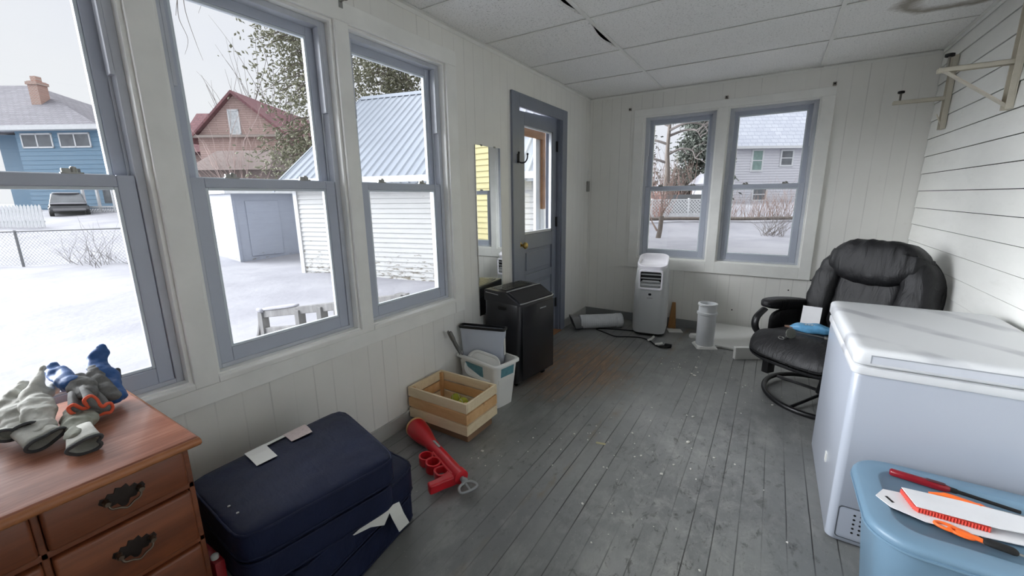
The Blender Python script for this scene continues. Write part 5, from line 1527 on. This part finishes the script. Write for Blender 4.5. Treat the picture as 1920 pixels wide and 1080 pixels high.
pt = thing('ceramic_tile', 'small flat white tile on the floor right of the white air conditioner', 'tile', (1.03, 4.225, 0), 24)
bm = B(); rbox(bm, -.075, .06, -.05, .05, 0, .010, .002, 1); obj('tile_slab', bm, M_WPL, pt, smooth=0)
pa = thing('plastic_adapter', 'small white plastic adapter on the floor just left of the vent pipe', 'adapter', (1.235, 4.12, 0), 20)
bm = B(); loft(bm, [[(x, y, z) for x, y in rrect(-.06 * s, .06 * s, -.035 * s, .035 * s, .03 * s, 5)] for s, z in ((1, 0), (1, .022), (.86, .034))]); obj('adapter_body', bm, M_WPL, pa, smooth=45)

# ---- black leather swivel recliner
M_LEA = NT('black_leather')
ln = M_LEA.noise(M_LEA.coord(scale=(1, .6, .35)), 15, 4, .6, 1.5)
M_LEA.base(M_LEA.ramp(M_LEA.noise(M_LEA.coord(), 4, 3), [(.3, lin((18, 18, 20))), (.7, lin((27, 27, 29)))]))
M_LEA.set(Roughness=.52, Specular_IOR_Level=.4)
M_LEA.bump(M_LEA.math('ADD', ln, M_LEA.math('MULTIPLY', M_LEA.noise(M_LEA.coord(), 260, 2), .05)), .55, .016)
M_LEA = M_LEA.m
M_BLKMET = mat('black_tube_metal', (26, 26, 28), .35, metal=.3)
re = thing('recliner', 'black leather swivel recliner on a ring base behind the chest freezer', 'chair', (2.15, 3.2, 0), -36.9)
bm = B(); tube(bm, [(.34 * math.cos(2 * PI * k / 64), .34 * math.sin(2 * PI * k / 64), .018 + .010 * (1 + math.cos(4 * PI * k / 64))) for k in range(64)], .0165, 10, closed=True); obj('ring_base', bm, M_BLKMET, re, smooth=180)
bm = B(); tube(bm, [(-.335, .0, .036), (0, 0, .058), (.335, 0, .036)], .015, 8, flat=.7); tube(bm, [(0, -.33, .018), (0, 0, .052), (0, .33, .018)], .012, 8, flat=.7); obj('base_crossbar', bm, M_BLKMET, re, smooth=60)
bm = B(); lathe(bm, [(.05, .05), (.045, .08), (.038, .12), (.038, .25), (.09, .262)], 20); obj('swivel_post', bm, M_BLKMET, re, smooth=45)
bm = B(); rbox(bm, -.25, .25, -.22, .22, .255, .30, .01, 2); obj('seat_frame', bm, M_BLKMET, re, smooth=40)
for x in (-.285, .285):
    bm = B(); rbox(bm, x - .024, x + .024, -.20, -.13, .115, .335, .006, 2); obj('glider_bracket', bm, M_BLKMET, re, smooth=40)
def soft(nm, sx, sy, sz, M, k=4.5, disp=None, n=12, m=None):
    bm = B(); superbox(bm, sx, sy, sz, k, n, M=M, disp=disp); return obj(nm, bm, m or M_LEA, re, smooth=180)
def seatd(p, q):
    z = q.z + (.022 * (1 - p.x ** 2) * (1 - .3 * p.y) if p.z > 0 else 0)
    if p.y < -.5: z -= .10 * ((-p.y - .5) / .5) ** 2 * (1 if p.z > 0 else .45)
    z += noise.noise((q.x * 9, q.y * 5, 1)) * .010
    return Vector((q.x, q.y, z))
soft('seat', .298, .345, .078, T(0, -.115, .375) @ RX(-4), 4.5, seatd, 16)
def rip(seed, amp=.010, fx=10, fz=26):
    def f(p, q):
        w = noise.noise((q.x * fx + seed, q.y * 6, q.z * fz)) * amp
        return q + Vector((p.x * w, p.y * w, p.z * w * .5))
    return f
TL = RX(-13)
BK = T(0, .235, .40) @ TL
soft('back_shell', .335, .055, .335, BK @ T(0, .075, .29), 2.3, None, 12)
soft('lumbar_pad', .185, .085, .250, BK @ T(0, 0, .235), 4.5, rip(3, .008), 14)
for s, sd in ((-1, 5), (1, 9)):
    def bol(p, q, s=s, sd=sd):
        w = noise.noise((q.x * 6 + sd, q.y * 5, q.z * 22)) * .014
        z = q.z
        x = q.x - s * .075 * max(0, p.z) ** 2.2
        return Vector((x + p.x * w, q.y + p.y * w, z))
    soft('side_bolster', .082, .108, .290, BK @ T(s * .255, .0, .275), 3.6, bol, 14)
def headd(p, q):
    sc = 1 - .10 * max(0, p.z)
    z = q.z
    if p.z < 0: z = q.z * (1.0 + .55 * (1 - p.x ** 2))      # scalloped lower edge
    if p.z > .3: z -= .035 * p.x ** 4
    w = (noise.noise((q.x * 30, q.y * 7, q.z * 4)) + .5 * noise.noise((q.x * 62, q.y * 9, q.z * 5 + 4))) * .015
    return Vector((q.x * sc, q.y + p.y * w, z + p.z * w * .4))
soft('headrest', .262, .118, .118, BK @ T(0, -.022, .525), 3.6, headd, 20)
for s in (-1, 1):
    def armd(p, q):
        return Vector((q.x * (1 + .12 * p.z), q.y, q.z + (.012 * (1 - p.y ** 2) if p.z > 0 else 0)))
    soft('armrest_pad', .052, .265, .036, T(s * .365, .09, .560) @ RX(-7), 4, armd, 12)
    bm = B(); tube(bm, spline([(s * .362, -.165, .555), (s * .362, -.235, .50), (s * .355, -.245, .43), (s * .34, -.18, .36), (s * .31, -.05, .31)], 6), .026, 10, flat=.55); obj('arm_bow', bm, M_BLKMET, re, smooth=60)
    bm = B(); superbox(bm, .028, .24, .10, 4, 8, M=T(s * .345, .12, .44)); obj('arm_panel', bm, M_LEA, re, smooth=180)
# things lying on the seat
bp = thing('plastic_pouch', 'blue snack pouch lying on the seat of the recliner', 'pouch', (2.025, 3.10, .502), 4)
def pouchd(p, q):
    e = 1 - abs(p.x) ** 3
    return Vector((q.x, q.y * (.35 + .65 * e), q.z * (.25 + .75 * e) + .004 * math.sin(q.x * 60)))
bm = B(); superbox(bm, .125, .050, .030, 3, 12, disp=pouchd); obj('pouch_body', bm, mat('blue_foil', (96, 158, 200), .35, var=.18, vscale=30, bump=.3, bscale=40, bdist=.004), bp, smooth=180)
bm = B(); hexa(bm, [(-.145, -.016, -.002), (-.105, -.024, -.003), (-.105, .024, -.003), (-.145, .016, -.002)], [(-.145, -.016, .001), (-.105, -.024, .003), (-.105, .024, .003), (-.145, .016, .001)]); obj('pouch_seal', bm, mat('brown_seal', (128, 96, 76), .5), bp, smooth=0)
bm = B()
for k in range(5): prism(bm, [(-.045 + k * .016, -.030), (-.036 + k * .016, -.030), (-.030 + k * .016, -.012), (-.039 + k * .016, -.012)], .0, .0012, T(0, 0, .0285) @ RX(0))
obj('pouch_lettering', bm, M_TAG, bp, smooth=0)
wc = thing('white_card', 'white card standing behind the blue pouch on the recliner seat', 'card', (2.02, 3.24, .478), -10)
bm = B(); bx(bm, -.052, .052, -.0012, .0012, 0, .135, RX(-24)); obj('card_sheet', bm, mat('white_card_stock', (222, 222, 224), .6), wc, smooth=0)
ky = thing('key_ring', 'ring of keys with a round metal disc on the front of the recliner seat', 'keys', (1.893, 2.925, .468), 20)
bm = B(); lathe(bm, [(.004, -.002), (.030, -.002), (.032, 0), (.030, .002), (.004, .002)], 28, T(.018, .0, .034) @ RX(76) @ RY(12)); obj('metal_disc', bm, mat('dull_steel', (120, 122, 116), .4, metal=.6), ky, smooth=45)
bm = B(); tube(bm, [(-.034 + .015 * math.cos(2 * PI * k / 20), -.006 + .013 * math.sin(2 * PI * k / 20), .004 + .004 * math.sin(2 * PI * k / 20)) for k in range(20)], .0026, 6, closed=True); obj('split_ring', bm, M_STEEL, ky, smooth=180)
for a in (10, 60):
    bm = B(); Mk = T(-.012, .002, .006) @ RZ(a)
    lathe(bm, [(.003, -.0012), (.011, -.0012), (.011, .0012), (.003, .0012)], 14, Mk); prism(bm, [(.009, -.004), (.036, -.004), (.036, .003), (.009, .004)], -.001, .001, Mk); obj('key', bm, M_STEEL, ky, smooth=40)
bt = thing('strap', 'dark flat strap with a metal clip lying across the recliner seat', 'strap', (1.985, 2.985, .474), 0)
bm = B(); tube(bm, spline([(-.10, .07, .008), (-.03, .045, .012), (.05, .020, .012), (.13, -.005, .010)], 6), .013, 8, flat=.3, up=(0, 0, 1)); obj('strap_band', bm, mat('strap_grey', (74, 74, 74), .6), bt, smooth=60)
bm = B(); rbox(bm, .095, .112, -.018, .016, .004, .018, .003, 2); obj('strap_clip', bm, M_STEEL, bt, smooth=40)

# ---- chest freezer
M_FRZ = NT('freezer_shaded_enamel')
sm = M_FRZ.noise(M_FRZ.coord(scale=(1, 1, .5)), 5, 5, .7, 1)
M_FRZ.base(M_FRZ.mix(M_FRZ.rampf(sm, .55, .75, 0, .12), lin((168, 174, 185)), lin((161, 167, 178))))  # white body toned below the lid: shade of its front put into the colour
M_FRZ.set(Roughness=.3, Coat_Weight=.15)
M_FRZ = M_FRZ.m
M_LIDW = NT('freezer_lid_enamel')
# dust wiped into curved streaks
wv = M_LIDW.node('ShaderNodeTexWave', wave_type='BANDS', bands_direction='DIAGONAL'); wv.inputs['Scale'].default_value = 1.3; wv.inputs['Distortion'].default_value = 5; wv.inputs['Detail'].default_value = 3; wv.inputs['Detail Scale'].default_value = .6
M_LIDW.link(M_LIDW.coord(), wv.inputs['Vector'])
stf = M_LIDW.math('MULTIPLY', M_LIDW.rampf(wv.outputs['Fac'], .84, .97, 0, .8), M_LIDW.rampf(M_LIDW.noise(M_LIDW.coord(), 4, 2), .4, .6, 0, 1))
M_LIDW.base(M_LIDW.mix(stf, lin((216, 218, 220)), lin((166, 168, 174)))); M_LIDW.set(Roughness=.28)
M_LIDW = M_LIDW.m
fz = thing('chest_freezer', 'white chest freezer standing against the clapboard wall', 'freezer', (2.335, 2.20, 0))
FX0, FX1, FY0, FY1 = 2.046, 2.622, 1.822, 2.575
bm = B()
def fr2(ins, z, r=.028): return [(x, y, z) for x, y in rrect(FX0 + ins, FX1 - ins, FY0 + ins, FY1 - ins, r, 5)]
loft(bm, [fr2(.01, .004), fr2(.0, .014), fr2(0, .690), fr2(.004, .700)])
obj('cabinet', bm, M_FRZ, fz, smooth=45, world=True)
bm = B(); loft(bm, [fr2(-.003, .700), fr2(-.006, .705), fr2(-.006, .728), fr2(-.002, .732)]); obj('top_flange', bm, M_LIDW, fz, smooth=45, world=True)
bm = B(); loft(bm, [fr2(.006, .7315), fr2(.006, .741)]); obj('gasket', bm, mat('grey_gasket', (138, 138, 134), .6), fz, smooth=45, world=True)
bm = B()
def lid_r(ins, z, r=.03): return [(x, y, z) for x, y in rrect(FX0 - .008 + ins, FX1 + .0 - ins, FY0 - .022 + ins, FY1 + .03 - ins, r, 6)]
loft(bm, [lid_r(.004, .741), lid_r(.0, .746), lid_r(0, .785), lid_r(.004, .794), lid_r(.012, .800), lid_r(.03, .8015)])
ld = obj('lid', bm, M_LIDW, fz, smooth=50, world=True)
bm = B(); bx(bm, 2.085, 2.60, FY0 - .0235, FY0 - .02, .752, .778); obj('handle_recess', bm, mat('recess_grey', (196, 200, 208), .35), ld, smooth=0, world=True)
bm = B(); bx(bm, 2.083, 2.602, FY0 - .024, FY0 - .021, .778, .7815); bx(bm, 2.083, 2.086, FY0 - .024, FY0 - .021, .752, .778); obj('recess_edge', bm, mat('recess_shade', (150, 154, 160), .4), ld, smooth=0, world=True)
bm = B()
def pr(e, y): return [(x, y, z) for x, z in rrect(2.072 + e, 2.34 - e, .028 + e, .165 - e, .012, 4)]
loft(bm, [pr(0, FY0 - .0005), pr(0, FY0 - .004), pr(.003, FY0 - .004), pr(.003, FY0 - .0005)], closed=True); obj('panel_outline', bm, mat('panel_gap', (88, 92, 98), .5), fz, smooth=0, world=True)
bm = B(); loft(bm, [pr(.003, FY0 + .001), pr(.003, FY0 - .003), pr(.008, FY0 - .004)]); vp = obj('vent_panel', bm, M_FRZ, fz, smooth=40, world=True)
bm = B()
for i in range(9):
    for k in range(5):
        lathe(bm, [(.0042, 0), (.0042, .001)], 10, T(2.122 + i * .02, FY0 - .0038, .062 + k * .019) @ RX(90))
obj('vent_holes', bm, M_DARK, vp, smooth=0, world=True)
bm = B(); 
for p, q in (((2.0455, 1.90, .235), (2.0455, 1.92, .262)),): bx(bm, FX0 - .004, FX0 + .001, 2.05, 2.075, .20, .24)
obj('chipped_patch', bm, M_TAG, fz, smooth=0, world=True)

# ---- blue-grey storage tote and the tools on its lid
M_TOTE = mat('blue_grey_plastic', (112, 142, 164), .38, var=.04, vscale=4, bump=.1, bscale=120, bdist=.001)
bt_ = thing('storage_tote', 'blue grey lidded plastic tote with tools on top, in front of the chest freezer', 'tote', (2.352, 1.545, 0))
TX0, TX1, TY0, TY1 = 2.062, 2.642, 1.335, 1.772
def tr_(ins, z, r=.105): return [(x, y, z) for x, y in rrect(TX0 + ins, TX1 - ins, TY0 + ins, TY1 - ins, r - ins * .5, 8)]
bm = B(); loft(bm, [tr_(.070, 0), tr_(.066, .006), tr_(.030, .365), tr_(.020, .372), tr_(.018, .398), tr_(.03, .398), tr_(.036, .36), tr_(.075, .008)]); obj('tote_body', bm, M_TOTE, bt_, smooth=45, world=True)
bm = B()
loft(bm, [tr_(.014, .376), tr_(.006, .378), tr_(.0, .396), tr_(.0, .404), tr_(.004, .412), tr_(.012, .4165), tr_(.060, .4175, .10), tr_(.066, .4165, .095), tr_(.072, .4105, .09)])
tl = obj('tote_lid', bm, M_TOTE, bt_, smooth=50, world=True)
bm = B(); loft(bm, [tr_(.010, .384), tr_(-.002, .386), tr_(-.002, .392), tr_(.010, .393)]); obj('lid_lip', bm, M_TOTE, tl, smooth=50, world=True)
ZL = .4112
# red handled utility tool
def along(p, q): return math.degrees(math.atan2(q[1] - p[1], q[0] - p[0]))
t_ = thing('lighter', 'long dark red utility lighter with a black stem, furthest back on the tote lid', 'lighter', (2.160, 1.690, ZL), along((2.160, 1.690), (2.292, 1.672)))
M_DRED = mat('dark_red_plastic', (126, 22, 34), .25, var=.1)
bm = B(); loft(bm, [[(x, y + dy, z + zc) for y, z in rrect(-w, w, -h, h, min(w, h) * .9, 5)] for x, w, h, zc, dy in ((0, .008, .008, .0125, 0), (.004, .0115, .0115, .0125, 0), (.05, .012, .0115, .0125, 0), (.10, .013, .0115, .0125, -.001), (.128, .0125, .011, .0125, -.001), (.140, .009, .008, .0125, 0))]); obj('handle', bm, M_DRED, t_, smooth=50)
bm = B(); loft(bm, [[(x, y, z) for x, y in rrect(.085, .130, -.0075, .0065, .006, 4)] for z in (.0225, .0252)]); obj('trigger', bm, mat('deep_red', (76, 14, 22), .4), t_, smooth=40)
bm = B(); tube(bm, [(.138, 0, .0125), (.155, 0, .0125), (.158, 0, .0125), (.285, .0, .0075)], [.0085, .0075, .0055, .0050], 12); obj('stem', bm, M_DARK, t_, smooth=50)
# lower white sleeve
t_ = thing('blade_sleeve', 'flat white cardboard sleeve with a slot hole, lying under the red toothed one', 'sleeve', (2.11, 1.515, ZL))
bm = B(); loft(bm, [[(x, y, z) for x, y in ((2.100, 1.528), (2.125, 1.575), (2.30, 1.60), (2.50, 1.595), (2.50, 1.500), (2.30, 1.468), (2.20, 1.462), (2.128, 1.488))] for z in (.4185, .4205)]); sl_ = obj('sleeve_card', bm, mat('white_card_stock', (222, 222, 224), .6), t_, smooth=0, world=True)
bm = B(); prism(bm, [(-.014, -.0035), (.014, -.0035), (.014, .0035), (-.014, .0035)], .4206, .4212, T(2.132, 1.525, 0) @ RZ(-62)); obj('hang_slot', bm, M_DARK, sl_, smooth=0, world=True)
bm = B(); bx(bm, 2.28, 2.46, 1.50, 1.58, ZL - .4, ZL - .4 + .0065, T(0, 0, .4)); obj('sleeve_core', bm, M_TAG, t_, smooth=0, world=True)
# upper sleeve with a red saw blade inside
t_ = thing('saw_blade', 'red toothed saw blade in a white sleeve on the middle of the tote lid', 'saw blade', (2.17, 1.57, ZL))
bm = B()
Sq = [(2.168, 1.585), (2.30, 1.592), (2.56, 1.585), (2.56, 1.535), (2.35, 1.498), (2.185, 1.500)]
loft(bm, [[(x, y, .4355 + (x - 2.17) * .02) for x, y in Sq], [(x, y, .4375 + (x - 2.17) * .02) for x, y in Sq]]); obj('sleeve_card', bm, mat('white_card_stock', (222, 222, 224), .6), t_, smooth=0, world=True)
bm = B(); poly = []
for k in range(23):
    x = 2.186 + k * .0065; poly += [(x, 1.4985), (x + .00325, 1.4945)]
poly += [(2.336, 1.4985), (2.336, 1.515), (2.20, 1.53), (2.186, 1.575), (2.172, 1.583)]
for k in range(10):
    f = k / 10; poly += [(2.168 + .015 * f - .003, 1.578 - .078 * f), (2.168 + .015 * f, 1.574 - .078 * f)]
prism(bm, poly, .4215, .4345); obj('toothed_edge', bm, mat('red_blade', (206, 74, 62), .4, var=.15, vscale=80), t_, smooth=0, world=True)
# orange handled snips
t_ = thing('snips', 'grey bladed snips with a slim orange handle, behind the white sleeves', 'snips', (2.25, 1.602, ZL))
M_ORP = mat('orange_plastic', (240, 108, 40), .4, var=.06)
bm = B(); tube(bm, spline([(2.235, 1.604, .430), (2.268, 1.604, .438), (2.302, 1.600, .438), (2.340, 1.596, .434), (2.358, 1.588, .427)], 5), [.006] * 5 + [.0085] * 10 + [.012] * 6, 10, flat=.75); obj('handle', bm, M_ORP, t_, smooth=60, world=True)
bm = B(); tube(bm, spline([(2.345, 1.588, .434), (2.40, 1.602, .432), (2.47, 1.610, .428)], 5), .008, 8, flat=.5); tube(bm, spline([(2.345, 1.584, .430), (2.39, 1.575, .428), (2.45, 1.568, .424)], 5), .005, 8, flat=.5); obj('blade', bm, M_STEEL, t_, smooth=60, world=True)
bm = B(); tube(bm, [(2.225, 1.607, .419), (2.30, 1.612, .424), (2.39, 1.605, .426)], .007, 8); obj('lower_handle', bm, M_ORP, t_, smooth=60, world=True)
# orange and black scissors at the front
t_ = thing('scissors', 'scissors with orange loops and black grip nearest the front of the tote lid', 'scissors', (2.25, 1.45, ZL))
bm = B()
for cx_, cy2, ra, an in ((2.242, 1.462, .025, -14), (2.268, 1.452, .024, -18)):
    M_ = T(cx_, cy2, .423) @ RZ(an); tube(bm, [M_ @ Vector((ra * math.cos(2 * PI * k / 22), ra * .5 * math.sin(2 * PI * k / 22), 0)) for k in range(22)], .0044, 8, closed=True)
tube(bm, spline([(2.255, 1.452, .424), (2.28, 1.448, .425), (2.306, 1.443, .424)], 5), .0085, 8, flat=.7); obj('finger_loops', bm, M_ORP, t_, smooth=60, world=True)
bm = B(); tube(bm, spline([(2.300, 1.452, .424), (2.315, 1.440, .426), (2.340, 1.436, .426), (2.365, 1.434, .424)], 5), [.009] * 4 + [.014] * 10 + [.012, .008], 12, flat=.6); obj('black_grip', bm, M_DARK, t_, smooth=60, world=True)
bm = B(); tube(bm, [(2.36, 1.434, .423), (2.39, 1.430, .421), (2.42, 1.427, .419)], [.005, .004, .002], 8, flat=.5); obj('blade', bm, M_STEEL, t_, smooth=60, world=True)

# ---- two folding shelf brackets on the clapboards
M_BRK = mat('cream_bracket_paint', (198, 192, 176), .45, var=.06, vscale=20)
def wallbracket(label, y, za, zb, arm_z, arm_l, brace, tip=.0):
    t = thing('wall_bracket', label, 'bracket', (W - .008, y, za), 0, 'metal brackets on the clapboard wall')
    h = zb - za
    bm = B(); bx(bm, -.006, .0, -.030, .030, 0, h); bx(bm, -.028, -.006, -.030, -.026, 0, h); bx(bm, -.028, -.006, .026, .030, 0, h)
    st_ = obj('upright', bm, M_BRK, t, smooth=0, bevel=.0015)
    bm = B()
    for k in range(int(h / .022)): bx(bm, -.0068, -.0058, -.014, .004, .03 + k * .022, .036 + k * .022 + .004)
    lathe(bm, [(.007, 0), (.007, .004), (.003, .006)], 10, T(-.006, .0, .022) @ RY(-90))
    obj('upright_slots', bm, M_DARK, st_, smooth=0)
    z = arm_z - za
    bm = B(); bx(bm, -arm_l, -.006, -.019, -.015, z - .022, z); bx(bm, -arm_l, -.006, .015, .019, z - .022, z); bx(bm, -arm_l, -.006, -.019, .019, z - .003, z)
    obj('arm', bm, M_BRK, t, smooth=0, bevel=.001)
    if brace:
        bm = B(); p = Vector((-.010, 0, .012)); q = Vector((-arm_l + .02, 0, z - .012)); bar(bm, p, q, .036, .006); tube(bm, [p + Vector((0, -.012, 0)), p + Vector((0, .012, 0))], .006, 8); obj('brace', bm, M_BRK, t, smooth=0)
    else:
        bm = B(); p = Vector((-.010, 0, .012)); q = Vector((-.05, .0, .10)); bar(bm, p, q, .022, .004); obj('folded_brace', bm, M_BRK, t, smooth=0)
    bm = B(); x = -arm_l + .035
    lathe(bm, [(.006, 0), (.006, .055)], 10, T(x, 0, z - .004)); stub = obj('bolt', bm, mat('bolt_steel', (116, 112, 104), .45, metal=.5), t, smooth=50)
    bm = B(); lathe(bm, [(.014, .052), (.019, .054), (.019, .066), (.014, .068)], 16, T(x, 0, z - .004)); obj('rubber_foot', bm, M_DARK, t, smooth=45)
    return t
wallbracket('cream metal bracket with a diagonal brace on the clapboards, nearer of the two', 3.07, 1.715, 2.20, 1.940, .285, True)
wallbracket('cream metal bracket on the clapboards by the far corner, its arm without a brace', 4.04, 1.745, 2.20, 1.953, .285, False)

# ---- small nails in the far wall, flakes and crumbs on the floor
for u, z, lab in ((2.083, .593, 'black nail head at the lower right corner of the far window casing'), (1.93, .487, 'black nail head below the right end of the far window casing'), (1.50, .247, 'grey nail head low on the far wall right of the vent pipe')):
    bm = B(); lathe(bm, [(.006, 0), (.006, .003), (.002, .005)], 10, T(u, D - .0005, z) @ RX(90)); n_ = obj('nail', bm, M_BLKM, smooth=45, loc=(u, D, z)); tag(n_, lab, 'nail', 'nail heads in the far wall')
r_ = random.Random(77); bm = B()
spots = [(1.20, 3.40, .16, 26), (1.22, 3.28, .12, 14), (1.25, 2.75, .5, 22), (.55, 1.55, .12, 16), (.75, 1.75, .22, 22), (1.35, 2.1, .45, 34), (1.6, 3.1, .25, 20), (1.9, 2.0, .2, 12), (.95, 2.1, .4, 18), (1.5, 1.5, .4, 16), (1.75, 3.0, .2, 10), (1.18, 1.65, .25, 10)]
for cx_, cy2, s_, n_ in spots:
    for k in range(n_ // 2):
        x, y = cx_ + r_.gauss(0, s_ * .6), cy2 + r_.gauss(0, s_ * .6)
        if not (.06 < x < 2.0 and 1.2 < y < 4.2): continue
        if x > 1.95 and y > 1.8: continue
        if x < .5 and y < 2.8: continue
        q = r_.uniform(.002, .0055) * (1.6 if r_.random() < .12 else 1)
        a_ = r_.uniform(0, 6.28); M_ = T(x, y, .0004) @ RZ(math.degrees(a_))
        hexa(bm, [M_ @ Vector(c) for c in ((-q, -q * .6, 0), (q * .8, -q * .7, 0), (q, q * .5, 0), (-q * .7, q * .8, 0))], [M_ @ Vector(c) for c in ((-q * .7, -q * .5, q * .5), (q * .6, -q * .5, q * .4), (q * .7, q * .4, q * .5), (-q * .5, q * .6, q * .6))])
for x, y, q in ((1.452, 2.54, .011), (1.474, 2.237, .014), (1.285, 1.985, .008), (1.259, 1.959, .007), (1.613, 2.159, .008), (1.446, 1.993, .008), (1.525, 2.001, .008), (1.209, 2.527, .007), (1.351, 3.348, .014), (1.364, 3.182, .016), (1.34, 3.21, .012), (1.865, 2.955, .010), (1.335, 3.597, .010), (1.157, 1.502, .008)):
    b2 = bmesh.new(); bmesh.ops.create_icosphere(b2, subdivisions=1, radius=1); merge(bm, b2, T(x, y, q * .35) @ RZ(x * 900) @ Matrix.Diagonal((q, q * .7, q * .38, 1)))
o = obj('paint_flakes', bm, mat('white_flake', (216, 214, 206), .7), smooth=0); tag(o, 'white paint flakes and crumbs scattered over the grey floor boards', 'flakes', kind='stuff')
bm = B(); bx(bm, -.026, .026, -.009, .009, 0, .0008); o = obj('masking_tape', bm, mat('yellowed_tape', (176, 166, 130), .7, var=.12, vscale=60), smooth=0); o.location = (1.065, 1.985, .0006); o.rotation_euler = (0, 0, R(12)); tag(o, 'scrap of yellowed tape stuck on the middle of the floor', 'tape')
# ------------------------------------------------------------------ camera, sky, light
f_px = 774.52
yaw, pitch, roll = -.559, -.2149, -.0128
cy_, sy_, cp_, sp_ = math.cos(yaw), math.sin(yaw), math.cos(pitch), math.sin(pitch)
fw = Vector((sy_ * cp_, cy_ * cp_, sp_)); rt = Vector((cy_, -sy_, 0)); up = rt.cross(fw)
c_, s_ = math.cos(roll), math.sin(roll)
RT = rt * c_ + up * s_; UP = up * c_ - rt * s_
cam = bpy.data.cameras.new('camera'); co = bpy.data.objects.new('camera', cam); COL.objects.link(co)
mw = Matrix((RT, UP, -fw)).transposed().to_4x4(); mw.translation = (1.7425, 0, 1.33)
co.matrix_world = mw
cam.sensor_width = 36; cam.lens = f_px / 1920 * 36; cam.clip_start = .02; cam.clip_end = 500
S.camera = co
w = bpy.data.worlds.new('overcast_sky'); S.world = w; w.use_nodes = True
t = w.node_tree; bg = t.nodes['Background']
tc = t.nodes.new('ShaderNodeTexCoord'); sx = t.nodes.new('ShaderNodeSeparateXYZ'); t.links.new(tc.outputs['Generated'], sx.inputs[0])
mr = t.nodes.new('ShaderNodeMapRange'); mr.inputs['From Min'].default_value = .36; mr.inputs['From Max'].default_value = .75
mr.inputs['To Min'].default_value = SKY_H; mr.inputs['To Max'].default_value = SKY_Z; mr.interpolation_type = 'SMOOTHSTEP'
t.links.new(sx.outputs[2], mr.inputs['Value'])
mb = t.nodes.new('ShaderNodeMapRange'); mb.inputs['From Min'].default_value = .87; mb.inputs['From Max'].default_value = .985   # bright patch added to the unseen sky, lights the room through the windows
mb.inputs['To Min'].default_value = 0; mb.inputs['To Max'].default_value = SKY_S; mb.interpolation_type = 'SMOOTHSTEP'
ng = t.nodes.new('ShaderNodeVectorMath'); ng.operation = 'DOT_PRODUCT'; ng.inputs[1].default_value = Vector((-.88, -.40, .27)).normalized()
t.links.new(tc.outputs['Generated'], ng.inputs[0]); t.links.new(ng.outputs['Value'], mb.inputs['Value'])
ad = t.nodes.new('ShaderNodeMath'); ad.operation = 'ADD'; t.links.new(mr.outputs[0], ad.inputs[0]); t.links.new(mb.outputs[0], ad.inputs[1])
nz = t.nodes.new('ShaderNodeTexNoise'); nz.inputs['Scale'].default_value = 2.2; nz.inputs['Detail'].default_value = 4
t.links.new(tc.outputs['Generated'], nz.inputs['Vector'])
cr = t.nodes.new('ShaderNodeValToRGB'); cr.color_ramp.elements[0].position = .35; cr.color_ramp.elements[0].color = (.90, .90, .985, 1)
cr.color_ramp.elements[1].position = .65; cr.color_ramp.elements[1].color = (.985, .97, .995, 1)
t.links.new(nz.outputs['Fac'], cr.inputs[0]); t.links.new(cr.outputs[0], bg.inputs['Color']); t.links.new(ad.outputs[0], bg.inputs['Strength'])
S.view_settings.view_transform = 'Standard'; S.view_settings.look = 'None'; S.view_settings.gamma = 1; S.view_settings.use_curve_mapping = False
S.view_settings.exposure = EXPO
S.cycles.use_denoising = True
S.cycles.max_bounces = 14; S.cycles.diffuse_bounces = 8; S.cycles.glossy_bounces = 5; S.cycles.transparent_max_bounces = 24
S.cycles.sample_clamp_indirect = 6
